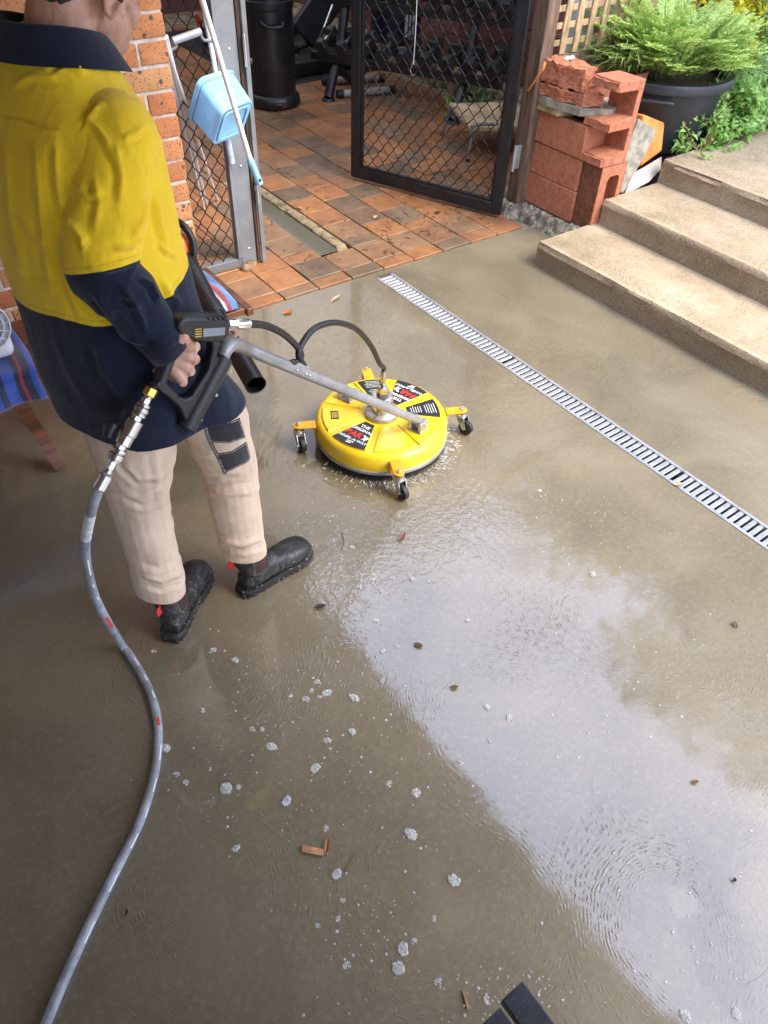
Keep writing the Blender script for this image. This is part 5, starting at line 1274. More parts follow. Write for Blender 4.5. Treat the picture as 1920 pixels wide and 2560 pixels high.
# gathered creases above the boots and behind the knees, gentle drag lines elsewhere
dl = np.minimum(np.linalg.norm(a-np.array(AR), axis=1), np.linalg.norm(a-np.array(AL), axis=1))
dk = np.minimum(np.linalg.norm(a-np.array(KR), axis=1), np.linalg.norm(a-np.array(KL), axis=1))
wr = ridged(a*np.array([9, 9, 24.])+3, 4)*.0050*np.exp(-(dl/.15)**2)+ridged(a*np.array([8, 8, 21.]), 5)*.0042*np.exp(-(dk/.17)**2)
wr += vnoise(a*np.array([12, 12, 5.]), 6)*.0035+ridged(a*np.array([17, 17, 9.])+7, 8)*.0016+vnoise(a*np.array([60, 60, 40.]), 7)*.0006
set_v(me, a+nn_*wr[:, None])
folds(me, [([(250, 960), (262, 1010), (300, 1040)], -.006, 7), ([(262, 1000), (300, 1035), (345, 1030)], .006, 7), ([(255, 1060), (300, 1075), (352, 1050)], .005, 8), ([(258, 1075), (310, 1095), (358, 1075)], -.004, 6),
           ([(300, 1240), (350, 1255), (400, 1235)], .007, 6), ([(305, 1262), (350, 1275), (398, 1258)], -.006, 5), ([(295, 1215), (345, 1228), (390, 1205)], -.006, 7),
           ([(380, 940), (420, 975), (470, 990)], .006, 7), ([(400, 990), (450, 1020), (530, 1020)], .005, 7), ([(430, 1040), (480, 1052), (545, 1040)], -.005, 6), ([(440, 1060), (490, 1068), (552, 1062)], .004, 6),
           ([(470, 1165), (520, 1178), (575, 1160)], .006, 6), ([(480, 1185), (530, 1192), (580, 1178)], -.005, 5), ([(460, 1100), (475, 1150), (480, 1190)], .004, 7), ([(330, 950), (345, 1050), (362, 1150)], .003, 9)])
a, nn_ = get_vn(me); P, d = project(a); vw = np.array([0, 0, CAM_H])-a; fc = (nn_*vw).sum(1) > 0
pk = [[(437, 898), (470, 908), (500, 910), (517, 902), (530, 945), (495, 957), (455, 955), (446, 930)], [(466, 980), (500, 974), (532, 953), (541, 988), (535, 998), (487, 1021)],
      [(375, 925), (450, 890), (440, 918), (395, 935)]]
sdp = np.max([inpoly_sd(P, p) for p in pk], axis=0); strap = 4.0-poly_dist(P, [(438, 905), (452, 950), (478, 1000), (486, 1020)])
sdp = np.maximum(sdp, strap); sdp[~fc] = -40; attr(me, 'patch', np.clip(sdp, -40, 40))
# stand the reinforcement patches a little proud of the cloth
set_v(me, a+nn_*(np.clip((sdp+1.5)/3, 0, 1)*.0018)[:, None])
def cloth_mat(name, base, dark, attrs=None, weave=900, rough=.85):
    N = NT(name); v = N.n('TexCoord').outputs['Object']
    c = N.mix(N.smooth(N.noise(v, 9, 5, .6), .3, .7), dark, base)
    c = N.mix(N.math('MULTIPLY', N.smooth(N.noise(v, 70, 4, .7), .5, .8), .18), c, tuple(x*.55 for x in base))
    hgt = N.noise(v, weave, 2)
    if attrs:
        at_n, col2, stitch = attrs
        at = N.n('Attribute', attribute_name=at_n).outputs['Fac']
        m = N.math('GREATER_THAN', at, 0.0)
        c = N.mix(m, c, N.mix(N.smooth(N.noise(v, 11, 4), .3, .7), tuple(x*.7 for x in col2), col2))
        if stitch:
            band = N.math('MULTIPLY', N.math('GREATER_THAN', at, stitch[1]), N.math('LESS_THAN', at, stitch[2]))
            dash = N.math('GREATER_THAN', N.noise(v, 420, 0), .42)
            c = N.mix(N.math('MULTIPLY', N.math('MULTIPLY', band, dash), .8), c, stitch[0])
    rn = N.noise(N.vmath('MULTIPLY', v, (1, 1, .45)), 11, 1, .5, .6); crease = N.math('SUBTRACT', 1.0, N.math('ABSOLUTE', N.math('SUBTRACT', N.math('MULTIPLY', rn, 2.0), 1.0)))
    crease = N.math('MULTIPLY', N.math('POWER', crease, 3.0), N.smooth(N.noise(v, 4, 2), .35, .65))
    nb_ = N.bump(crease, .0013)
    N.set(Base_Color=c, Roughness=rough, Sheen_Weight=.2, Sheen_Roughness=.5, Normal=N.bump(N.math('ADD', hgt, N.math('MULTIPLY', N.noise(v, 60, 4, .6), 2.0)), .0009, 1, nb_)); N.b.inputs['Specular IOR Level'].default_value = .25
    return N.m
for (q, tl_) in ((AR, .20), (AL, .25)):
    side_ = np.linalg.norm(np.array(get_vn(me)[0])[:, :2]-np.array(q)[:2], axis=1)
    b_ = bmesh.new(); b_.from_mesh(me); n_ = Vector((-.30*FW.x, -.30*FW.y, -1)).normalized(); pc = q+LZ*.006
    vs2 = [v for v in b_.verts if (v.co-q).length < .16]; st2 = set(vs2); fs2 = [f for f in b_.faces if all(v in st2 for v in f.verts)]; es2 = [e2 for e2 in b_.edges if all(v in st2 for v in e2.verts)]
    bmesh.ops.bisect_plane(b_, geom=vs2+es2+fs2, plane_co=pc, plane_no=n_, clear_outer=True); b_.to_mesh(me); b_.free(); me.update()
trs = cloth_solid(finish(me, 'trousers', cloth_mat('tan_canvas', (.70, .535, .375), (.60, .44, .295), ('patch', (.018, .018, .020), ((.45, .40, .33), 2.0, 3.4))), man))

# ---------- shirt
def seg_t(a, p, q):
    p, q = np.array(p), np.array(q); d = q-p; t = np.clip(((a-p) @ d)/(d @ d), 0, 1); return t, np.linalg.norm(a-(p+t[:, None]*d), axis=1)
sb_ = MB()
S_ = ((.690, .200, .184, .030), (.762, .203, .186, .030), (.79, .206, .188, .028), (.84, .206, .186, .022), (.94, .200, .176, .004), (1.05, .196, .168, -.008), (1.17, .198, .160, -.016), (1.29, .202, .154, -.018), (1.38, .208, .138, -.014), (1.44, .182, .112, -.008), (1.485, .130, .094, 0), (1.52, .098, .084, 0), (1.545, .078, .072, 0))
tilt = lambda z: .07*max(0., min(1., (.98-z)/.22))
loft(sb_, [(axis_at(z)+FW*o, RT*w_, FW*d_-LZ*tilt(z)) for (z, w_, d_, o) in S_], 48, [3.0, 3.0, 3.0, 2.9, 2.7]+[2.5]*8)
for s_h in (SHR, SHL): sb_.ball(s_h.lerp(axis_at(1.40), .16)-LZ*.024, (.078, .078, .066), 20, 12)
me = remeshed(sb_, .0040, 16)
a, nn_ = get_vn(me)
def rel_(a):
    ax_ = np.array([axis_at(z) for z in a[:, 2]]); r_ = a-ax_; return (r_*np.array(RT)).sum(1), (r_*np.array(FW)).sum(1)
rr_, ff_ = rel_(a)
wt_ = vnoise(a*np.array([11, 11, 2.6])+1, 11)*.0050+ridged(a*np.array([13, 13, 5.])+5, 12)*.0026+ridged(a*np.array([26, 26, 11.])+9, 19)*.0011+vnoise(a*np.array([75, 75, 30.]), 17)*.0005
# the cloth rides over the forward thigh
for (p0_, p1_, r_) in ((HR, TR, .097), (TR, TR.lerp(KR, .6), .092), (HL, TL, .104)):
    t_, dd2 = seg_t(a, p0_, p1_); p0n, p1n = np.array(p0_), np.array(p1_); c2 = p0n+t_[:, None]*(p1n-p0n); out2 = a-c2; out2[:, 2] *= .3; out2 /= np.linalg.norm(out2, axis=1)[:, None]+1e-9
    a = a+out2*np.clip(r_-dd2, 0, .05)[:, None]
set_v(me, a)
a, nn_ = get_vn(me)
set_v(me, a+nn_*wt_[:, None])
folds(me, [([(0, 246), (55, 257), (95, 272), (135, 280)], -.005, 4), ([(120, 95), (150, 130), (190, 165)], .006, 9), ([(60, 140), (100, 110), (150, 100)], .006, 8), ([(100, 160), (140, 130), (200, 140)], -.005, 7), ([(20, 190), (70, 165), (130, 170)], .005, 8),
           ([(15, 300), (25, 450), (55, 620)], .006, 12), ([(75, 290), (92, 470), (115, 650)], .007, 11), ([(130, 560), (155, 640), (180, 690)], .006, 8), ([(120, 300), (125, 400), (140, 470)], .006, 9), ([(40, 460), (85, 520), (140, 545)], .005, 9), ([(30, 560), (80, 600), (150, 610)], -.004, 8),
           ([(350, 600), (370, 640), (395, 660)], .007, 8), ([(335, 420), (345, 480), (360, 540)], .006, 8), ([(340, 520), (360, 545), (385, 550)], .006, 6), ([(200, 720), (230, 800), (280, 870)], .006, 11), ([(120, 720), (150, 800), (190, 870)], .006, 12)], facing=.05)
a, nn_ = get_vn(me); rr_, ff_ = rel_(a)
zs = 1.105+.030*np.clip(ff_/.15, -1, 1)+.006*np.sin(rr_*22)
attr(me, 'navy', np.clip((zs-a[:, 2])/.004, -8, 8))
cut_off(me, axis_at(.765)+FW*.02, -(LZ+FW*.06).normalized())
m_shirt = cloth_mat('hi_vis_cotton', (.93, .63, .016), (.88, .57, .012), ('navy', (.006, .011, .030), ((.62, .38, .01), -3.2, -2.6)))
shirt = cloth_solid(finish(me, 'shirt', m_shirt, man))
# sleeves
def sleeve(pts, rad, elb, sh, wr_, lines, seed):
    sv2 = MB(); limb(sv2, pts, rad, 8, 26); me = remeshed(sv2, .0036, 4); a, nn_ = get_vn(me)
    ue = (elb-sh).normalized(); ul = (wr_-elb).normalized(); al = (ue+ul).normalized(); t_ = (a-np.array(sh)) @ np.array(ue); de = np.linalg.norm(a-np.array(elb), axis=1)
    al_p = np.where(((a-np.array(elb)) @ np.array(al)) < 0, (a-np.array(elb)) @ np.array(ue), (a-np.array(elb)) @ np.array(ul))
    q = np.stack([a[:, 0]*7, a[:, 1]*7, al_p*20+a[:, 0]*9], 1)
    w_ = ridged(q, seed)*.0040*(.35+np.exp(-(de/.12)**2))+vnoise(a*np.array([12, 12, 9.]), seed+1)*.0038+ridged(a*np.array([20, 20, 12.])+3, seed+3)*.0016+vnoise(a*70, seed+2)*.0005
    set_v(me, a+nn_*w_[:, None])
    if lines: folds(me, lines, facing=.05)
    a, nn_ = get_vn(me)
    attr(me, 'navy', np.clip((((a-np.array(elb)) @ np.array(al))-.004)/.004, -8, 8))
    return cloth_solid(finish(me, 'sleeve', m_shirt, shirt))
AX = axis_at(1.40)
sleeve([SHR.lerp(AX, .55)-LZ*.05, SHR.lerp(AX, .22)-LZ*.028, SHR+RT*.006-LZ*.042, SHR.lerp(ELB, .55)+RT*.010, ELB-FW*.004, ELB.lerp(WRI, .35), ELB.lerp(WRI, .72), WRI.lerp(ELB, .10)], [.058, .068, .075, .074, .072, .065, .053, .043], ELB, SHR, WRI,
       [([(225, 215), (196, 255), (172, 300), (166, 350)], .008, 8), ([(138, 468), (165, 490), (182, 515), (180, 545)], .012, 8), ([(205, 380), (215, 440), (205, 500)], .007, 11), ([(250, 300), (262, 380), (258, 450)], .007, 10),
        ([(262, 300), (290, 290), (315, 270)], .005, 8), ([(240, 540), (285, 530), (318, 500)], .009, 8), ([(285, 510), (310, 470), (320, 430)], .008, 8), ([(180, 575), (230, 585), (290, 570)], .006, 7), ([(190, 250), (230, 300), (250, 360)], .006, 9), ([(160, 400), (190, 420), (230, 415)], .006, 8),
        ([(200, 625), (235, 670), (280, 735)], .010, 9), ([(262, 620), (292, 660), (318, 715)], .009, 8), ([(300, 600), (325, 615), (345, 655)], .009, 6), ([(230, 700), (262, 725), (315, 745)], .006, 6), ([(225, 640), (260, 655), (300, 650)], -.006, 7), ([(215, 690), (245, 735), (290, 775)], .007, 7)], 13)
sleeve([SHL.lerp(AX, .62), SHL.lerp(AX, .25), SHL-RT*.004-LZ*.028, SHL.lerp(ELL, .55), ELL, ELL.lerp(WRL, .4), WRL.lerp(ELL, .12)], [.066, .078, .079, .074, .070, .058, .043], ELL, SHL, WRL, None, 23)
# collar and cuff
navy = cloth_mat('navy_cotton', (.006, .010, .026), (.004, .007, .018))
cb = MB(); n = 48
nb = axis_at(1.535)
for i in range(n+1):
    t = 2*PI*i/n; d = FW*math.cos(t)+RT*math.sin(t); fr = .5+.5*math.cos(t)
    cc = nb+FW*.004
    low = cc+d*(.122+.022*fr)+LZ*(-.020-.060*fr**2); mid = cc+d*(.106+.018*fr)+LZ*(.012-.054*fr**2); top = cc+d*(.090+.014*fr)+LZ*(.042-.050*fr**2); inn = cc+d*(.084+.012*fr)+LZ*(.037-.050*fr**2); ins = cc+d*(.078+.012*fr)+LZ*(-.01-.042*fr**2)
    cb.v += [tuple(p) for p in (low, mid, top, inn, ins)]
cb.f = [(i*5+k, (i+1)*5+k, (i+1)*5+k+1, i*5+k+1) for i in range(n) for k in range(4)]
o = cb.build('collar', navy, man, recalc=True, angle=80); sm_ = o.modifiers.new('sub', 'SUBSURF'); sm_.levels = 1; sm_.render_levels = 2
cf = MB(); cd = (WRI-ELB).normalized(); u1, u2, _ = frame_from(cd); n = 32
for (t, r_) in ((-.062, .0475), (-.060, .0505), (-.02, .0490), (.004, .0465), (.0055, .0435), (-.012, .040)):
    for k in range(n):
        q = 2*PI*k/n; wob = 1+.05*math.sin(3*q+t*40)+.03*math.sin(5*q+1); cf.v.append(tuple(WRI+cd*(t-.002)+u1*(r_*wob*math.cos(q))+u2*(r_*wob*.92*math.sin(q))))
cf.f = [(i*n+k, i*n+(k+1) % n, (i+1)*n+(k+1) % n, (i+1)*n+k) for i in range(5) for k in range(n)]
cuff = cf.build('cuff', navy, man, recalc=True, angle=70)
tbm = MB(); q = WRI-cd*.034+(CP-WRI).normalized()*.047; tbm.box(q, (.026, .012, .004), Matrix((cd.cross((CP-WRI).normalized()).normalized(), cd, (CP-WRI).normalized())).transposed()); tbm.build('cuff_tab', navy, cuff, bevel=.001)

# ---------- boots
m_boot = simple('black_leather', (.016, .015, .014), .42, var=.35, vscale=16, bump=.0016, bscale=120, rvar=.25, coat=.15, speck=[((.22, .21, .18), 190, .10)])
m_sole = simple('black_sole', (.018, .017, .016), .6, var=.3, vscale=40, speck=[((.20, .19, .16), 70, .22)])
m_elas = simple('brown_elastic', (.045, .018, .014), .8, var=.2, vscale=90, stretch=(6, 6, .4), bump=.001, bscale=90)
m_red = simple('red_tab', (.55, .02, .02), .7)
for nm, (hl, to), ank in (('R', bootR, AR), ('L', bootL, AL)):
    e_ = (to-hl).normalized(); s_ = Vector((-e_.y, e_.x, 0)); L = (to-hl).length; k = L/.29
    side = -1 if nm == 'R' else 1        # outer side in s_ (s_ points to the left)
    bt = MB()
    sec = [(.012, .026, .030, .050), (.030, .034, .036, .060), (.075, .037, .040, .065), (.120, .038, .044, .062), (.160, .044, .040, .054), (.200, .050, .036, .049), (.235, .050, .035, .047), (.262, .043, .031, .044), (.282, .026, .022, .038)]
    loft(bt, [(hl+e_*(x*k)+LZ*z+s_*(-side*.004 if x > .15 else 0), s_*w_, LZ*h_) for (x, w_, h_, z) in sec], 24, 2.4)
    sc = hl+e_*(.072*k); tp = Vector((ank.x, ank.y, 0)); 
    loft(bt, [(sc+LZ*.045, e_*.060, s_*.040), (sc+LZ*.09, e_*.057, s_*.041), (sc.lerp(tp, .5)+LZ*.13, e_*.055, s_*.043), (sc.lerp(tp, .9)+LZ*.180, e_*.057, s_*.046), (sc.lerp(tp, 1.0)+LZ*.20, e_*.056, s_*.045)], 24)
    bt.ball(hl+e_*(.232*k)+LZ*.052, (.044, .040, .030), 16, 10, Matrix((e_, s_, LZ)).transposed())
    me = remeshed(bt, .0036, 5); a, nn_ = get_vn(me)
    xx = ((a-np.array(hl)) @ np.array(e_))/k
    set_v(me, a+nn_*(vnoise(a*70, 31)*.0012+vnoise(np.stack([xx*90, a[:, 2]*30, xx*0], 1), 32)*.0020*np.exp(-((xx-.155)/.04)**2))[:, None])
    a, nn_ = get_vn(me); zz = a[:, 2]; lat = (a-np.array(hl)) @ np.array(s_)
    pan = np.minimum.reduce([(.030-np.abs(xx-.078-.10*(zz-.12)))*1000, (zz-.095)*1000])
    attr(me, 'elastic', np.clip(pan, -20, 20))
    def bootmat():
        if 'bootmat' in MATS: return MATS['bootmat']
        N = NT('boot_leather'); v = N.n('TexCoord').outputs['Object']; at = N.n('Attribute', attribute_name='elastic').outputs['Fac']
        c = N.mix(N.smooth(N.noise(v, 24, 5), .4, .75), (.013, .012, .0115), (.030, .027, .024))
        c = N.mix(N.math('MULTIPLY', N.smooth(N.noise(v, 230, 3, .7), .58, .66), N.smooth(N.noise(v, 12, 3), .36, .58)), c, (.30, .29, .24))
        inn = N.math('GREATER_THAN', at, 0.)
        c = N.mix(inn, c, (.040, .017, .013)); st = N.math('MULTIPLY', N.math('LESS_THAN', at, -.4), N.math('GREATER_THAN', at, -2.0))
        c = N.mix(N.math('MULTIPLY', st, .7), c, (.20, .16, .11))
        N.set(Base_Color=c, Roughness=N.math('ADD', .30, N.math('ADD', N.math('MULTIPLY', N.noise(v, 60, 4), .25), N.math('MULTIPLY', inn, .3))), Normal=N.bump(N.noise(v, 160, 4), .0014)); MATS['bootmat'] = N.m; return N.m
    bo = finish(me, 'boot', bootmat(), man)
    out_ = [(-.004, .020), (.02, .038), (.08, .041), (.13, .041), (.17, .049), (.21, .055), (.245, .053), (.272, .042), (.288, .024), (.293, 0)]
    pl3 = [(x*k, y_) for (x, y_) in out_]+[(x*k, -y_) for (x, y_) in reversed(out_[:-1])]
    sm = MB(); kk = len(pl3); c_ = hl+s_*0
    lv = [(.004, .96), (.006, 1.0), (.013, 1.0), (.0135, .975), (.017, .975), (.0175, 1.0), (.026, 1.0), (.031, .95)]
    for (z, g) in lv:
        for (x, y_) in pl3:
            lift = .010*max(0, (x/k-.20)/.09)**2 if x/k > .2 else 0
            sm.v.append(tuple(c_+e_*((x-.14*k)*g+.14*k)+s_*(y_*g-side*(.004 if x > .15 else 0))+LZ*(z+lift)))
    sm.f = [(i*kk+j, i*kk+(j+1) % kk, (i+1)*kk+(j+1) % kk, (i+1)*kk+j) for i in range(len(lv)-1) for j in range(kk)]+[tuple(range(kk-1, -1, -1)), tuple((len(lv)-1)*kk+j for j in range(kk))]
    so = sm.build('sole', m_sole, bo, recalc=True)
    for j in range(len(out_)-2):
        for sg in (-1, 1):
            for t in (.25, .75):
                x = (out_[j][0]*(1-t)+out_[j+1][0]*t)*k; y_ = out_[j][1]*(1-t)+out_[j+1][1]*t
                lift = .010*max(0, (x/k-.20)/.09)**2 if x/k > .2 else 0
                lug = MB(); lug.box(hl+e_*x+s_*(sg*(y_-.002)-side*(.004 if x > .15 else 0))+LZ*(.006+lift), (.010, .006, .009), Matrix((e_, s_, LZ)).transposed()); lug.build('lug', m_sole, bo, bevel=.001)
    tb_ = sc.lerp(tp, .55)-e_*.062+LZ*.142; pt = MB(); pt.tube(catmull([tb_-LZ*.012+e_*.004, tb_-e_*.010-LZ*.004, tb_-e_*.010+LZ*.008, tb_+e_*.004+LZ*.010], 5), .0036, 8, squash=2.4); pt.build('pull_tab', m_red if nm == 'R' else m_red, bo)
# ================================================================== BENCH BEHIND THE MAN, TOWELS, BLOWER, FAN
m_bench = simple('varnished_timber', (.15, .052, .020), .35, var=.35, vscale=6, stretch=(.6, 8, 8), bump=.001, bscale=40, coat=.4)
bn = thing('wooden_bench', (.45, 2.56, 0), 'low varnished wooden bench behind the worker', 'bench')
BT = .425
for k in range(4):
    b = MB(); y0 = 2.37+k*.096; b.box2((-.55, y0, BT-.028), (1.135, y0+.092, BT)); b.build('plank', m_bench, bn, bevel=.004)
b = MB(); b.box2((1.1355, 2.36, BT-.034), (1.165, 2.76, BT-.002)); b.build('end_board', m_bench, bn, bevel=.004)
for x in (.27, .98, -.45):
    for (ya, yb, sg) in ((2.42, 2.385, -1), (2.70, 2.76, 1)):
        P = catmull([(x, ya, BT-.029), (x-.01, ya+sg*.012, .30), (x+.015, ya-sg*.004, .16), (x+.035, yb, .012)], 6); b = MB()
        for i in range(len(P)-1): b.beam(P[i], P[i+1]+(P[i+1]-P[i])*.12, .050-.012*i/len(P), .045, up=(0, 1, 0))
        b.build('leg', m_bench, bn)
    b = MB(); b.box2((x-.02, 2.42, .20), (x+.02, 2.70, .24)); b.build('stretcher', m_bench, bn)
def towel_mat(name, seq, axis=0, scale=1.):
    N = NT(name); at = N.n('Attribute', attribute_name='u').outputs['Fac']
    nd = N.n('ValToRGB'); nd.color_ramp.interpolation = 'CONSTANT'; e = nd.color_ramp.elements
    while len(e) < len(seq): e.new(.5)
    for k, (p, c) in enumerate(seq): e[k].position = p; e[k].color = (*c, 1)
    v = N.n('TexCoord').outputs['Object']
    N.put(nd.inputs[0], N.math('FRACT', N.math('ADD', N.math('MULTIPLY', at, scale), N.math('MULTIPLY', N.noise(v, 40, 2), .02))))
    N.set(Base_Color=nd.outputs[0], Roughness=.95, Sheen_Weight=.5, Normal=N.bump(N.noise(v, 330, 3, .8), .004)); return N.m
NAVY_, RED_, BLU_, WHT_, LBL_ = (.012, .018, .06), (.42, .025, .03), (.02, .08, .42), (.62, .64, .70), (.10, .27, .62)
def towel(name, label, x0, x1, y0, y1, drop_front, mat, seed, lift=.004, extra=0.):
    r = random.Random(seed); nu, nv = 44, 40; bm = MB(); us = []
    tot = (y1-y0)+drop_front
    for i in range(nu+1):
        for j in range(nv+1):
            u, s = i/nu, j/nv*tot; x = x0+(x1-x0)*u
            wob = .006*math.sin(u*17+seed)+.004*math.sin(u*31+s*20)
            if s < (y1-y0): p = (x+.01*math.sin(s*9), y1-s, BT+lift+.005+.006*math.sin(u*13+s*16+seed)+.004*math.sin(u*29-s*23))
            else: t = s-(y1-y0); p = (x+.012*math.sin(t*12+u*5), y0-.030-wob-.008*math.sin(u*9+seed), BT+lift+.003-t-extra*u*t)
            bm.v.append(p); us.append(u)
    bm.f = [(i*(nv+1)+j, (i+1)*(nv+1)+j, (i+1)*(nv+1)+j+1, i*(nv+1)+j+1) for i in range(nu) for j in range(nv)]
    o = bm.build(name, mat, recalc=True, angle=80); attr(o.data, 'u', us); md = o.modifiers.new('th', 'SOLIDIFY'); md.thickness = .006; md.offset = 1
    return tag(o, label, 'towel')
tA = towel_mat('striped_towel', [(0, NAVY_), (.10, BLU_), (.28, NAVY_), (.36, RED_), (.41, NAVY_), (.52, BLU_), (.66, NAVY_), (.72, LBL_), (.80, NAVY_), (.88, RED_), (.93, BLU_)], scale=2.6)
towel('folded_towel', 'blue, navy and red striped towel hanging over the left end of the bench', -.22, .345, 2.375, 2.76, .10, tA, 3, lift=.012)
tB = towel_mat('bright_towel', [(0, NAVY_), (.14, BLU_), (.22, RED_), (.26, NAVY_), (.42, RED_), (.46, WHT_), (.54, LBL_), (.66, BLU_), (.74, NAVY_), (.80, WHT_), (.86, RED_), (.92, LBL_)], scale=1.0)
towel('bright_towel', 'bright blue towel with white and red stripes on the right end of the bench', .80, 1.115, 2.40, 2.74, .0, tB, 5, lift=.010)
fan = thing('box_fan', (.16, 2.55, BT), 'white box fan standing on the towel at the left edge', 'fan')
b = MB(); b.box2((-.16, 2.47, BT+.02), (.315, 2.66, BT+.30)); b.build('housing', m_white, fan, bevel=.03, bseg=4)
fc_ = Vector((.235, 2.468, BT+.16))
b = MB()
for r_ in (.028, .048, .068, .088): 
    ring = [fc_+Vector((r_*math.cos(t), -.012, r_*math.sin(t))) for t in np.linspace(0, 2*PI, 33)]; b.tube(ring, .003, 6)
for t in np.linspace(0, 2*PI, 17)[:-1]: b.tube([fc_+Vector((.0, -.012, 0)), fc_+Vector((.09*math.cos(t), -.012, .09*math.sin(t)))], .002, 5)
b.build('grille', m_white, fan)
b = MB(); b.lathe([(.09, 0), (.088, .006), (.03, .006)], fc_, (0, -1, 0), seg=28); b.build('fan_opening', simple('fan_grey', (.45, .46, .47), .5), fan)
# leaf blower
lbw = thing('leaf_blower', (1.0, 2.62, BT), 'orange leaf blower with a long black tube lying on the bench', 'leaf blower')
m_orb = simple('orange_shell', (.72, .13, .012), .32, var=.08, coat=.3)
bb = MB(); bc = Vector((1.012, 2.665, BT+.105)); bb.ball(bc, (.060, .09, .085), 20, 14); bb.ball(bc+Vector((.005, -.02, .05)), (.048, .06, .075), 18, 12); bb.ball(bc+Vector((.012, -.06, -.03)), (.050, .065, .05), 16, 10)
me = remeshed(bb, .006, 5); finish(me, 'shell', m_orb, lbw)
for k in range(7):
    b = MB(); b.tube([bc+Vector((.060, -.075+.005*k, -.055+k*.012)), bc+Vector((.066, -.02, -.055+k*.012)), bc+Vector((.056, .03, -.055+k*.012))], .0028, 6); b.build('vent_slot', m_rubber, lbw)
b = MB(); b.tube(catmull([bc+Vector((.0, .05, .09)), bc+Vector((.01, .02, .14)), bc+Vector((.025, -.03, .150)), bc+Vector((.04, -.07, .11)), bc+Vector((.035, -.09, .05))], 6), .014, 10); b.build('handle', m_plast, lbw)
tb0 = bc+Vector((.0, -.06, .02)); te = G(553, 833, .43); td = (te-tb0).normalized(); TLn = (te-tb0).length
b = MB(); b.tube([tb0, tb0+td*.12, tb0+td*.30], [.045, .042, .036], 20); b.tube([tb0+td*.28, tb0+td*.34, tb0+td*.35], [.041, .041, .036], 20); b.build('tube_socket', m_plast, lbw)
b = MB(); R0 = .036
b.tube([tb0+td*.30, te-td*.02, te], [R0*.96, R0, R0*1.03], 28, cap=False); b.tube([te, te-td*.002, te-td*.25], [R0*1.03, R0*.94, R0*.9], 28, cap=False); b.build('blower_tube', simple('blower_black', (.012, .012, .014), .35, var=.2), lbw, recalc=False)

# ================================================================== PLANTS
def leaf_mesh(name, P, Dd, Nn, L, W, tint, mat, parent=None, fold=.25, kind=None, label=None):
    """P base points, Dd directions, Nn leaf normals, L length, W width (arrays); pointed oval leaf of 4 triangles"""
    P = np.asarray(P); Dd = np.asarray(Dd); Dd = Dd/np.linalg.norm(Dd, axis=1)[:, None]; Nn = np.asarray(Nn); Nn = Nn-(Nn*Dd).sum(1)[:, None]*Dd; Nn = Nn/(np.linalg.norm(Nn, axis=1)[:, None]+1e-9)
    S = np.cross(Dd, Nn); L = np.broadcast_to(L, len(P))[:, None]; W = np.broadcast_to(W, len(P))[:, None]
    m0 = P; m1 = P+Dd*L*.5-Nn*L*.02; m2 = P+Dd*L-Nn*L*.14; a = P+Dd*L*.45+S*W*.5+Nn*W*fold; c = P+Dd*L*.45-S*W*.5+Nn*W*fold
    V = np.stack([m0, a, m2, c, m1], 1).reshape(-1, 3); n = len(P); i = np.arange(n)*5
    F = np.stack([i, i+4, i+1, i+1, i+4, i+2, i+2, i+4, i+3, i+3, i+4, i], 1).reshape(-1, 3)
    if parent is not None: V = V-np.array(origin(parent))
    me = bpy.data.meshes.new(name); me.from_pydata(V.tolist(), [], F.tolist()); me.update(); me.materials.append(mat)
    attr(me, 'tint', np.repeat(np.broadcast_to(tint, n), 5)); return place(name, me, parent, kind=kind, label=label)
def rnd_unit(n, up=.0):
    v = rng.normal(size=(n, 3)); v[:, 2] += up; return v/np.linalg.norm(v, axis=1)[:, None]
lm_feather = leafmat('feathery_leaf', [(.24, .36, .07), (.40, .56, .13), (.52, .68, .20), (.64, .76, .30)])
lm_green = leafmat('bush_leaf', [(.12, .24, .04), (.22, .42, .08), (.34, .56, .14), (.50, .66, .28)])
lm_yellow = leafmat('golden_leaf', [(.20, .26, .02), (.48, .46, .02), (.66, .60, .03), (.74, .66, .06)])
lm_dark = leafmat('dark_leaf', [(.025, .055, .015), (.05, .11, .025), (.09, .18, .04)])
lm_tree = leafmat('tree_leaf', [(.040, .070, .018), (.075, .120, .028), (.13, .17, .045)])
lm_grass = leafmat('grass_blade', [(.16, .30, .07), (.30, .46, .13), (.48, .52, .20)])
m_stem = simple('stem', (.14, .16, .05), .7, var=.3); m_bark = simple('bark', (.13, .10, .07), .9, var=.4, vscale=20, bump=.01, bscale=40); m_twig = simple('dry_twig', (.30, .17, .08), .8, var=.3)

# black tub with feathery plant
PC = Vector((4.27, 2.97, .36)); TUB_R = .385
tub = thing('plant_tub', PC, 'large black plastic tub behind the top step', 'plant pot')
b = MB(); b.lathe([(.30, .0), (.32, .02), (.365, .30), (.372, .335), (.398, .338), (.402, .375), (.396, .385), (.368, .385), (.355, .34), (.02, .335)], PC, seg=56); b.build('pot', simple('tub_plastic', (.022, .023, .026), .5, var=.25, vscale=6, speck=[((.16, .16, .15), 70, .08)]), tub, recalc=True)
for a_ in (215, 35): 
    d = Vector((math.cos(math.radians(a_)), math.sin(math.radians(a_)), 0)); t_ = Vector((-d.y, d.x, 0)); b = MB(); b.box(PC+d*.395+LZ*.300, (.03, .20, .022), Matrix((d, t_, LZ)).transposed()); b.build('grip', simple('tub_plastic', ()), tub, bevel=.008)
b = MB(); b.lathe([(.36, .340), (.2, .352), (.02, .36)], PC, seg=30); b.build('soil', m_soil, tub)
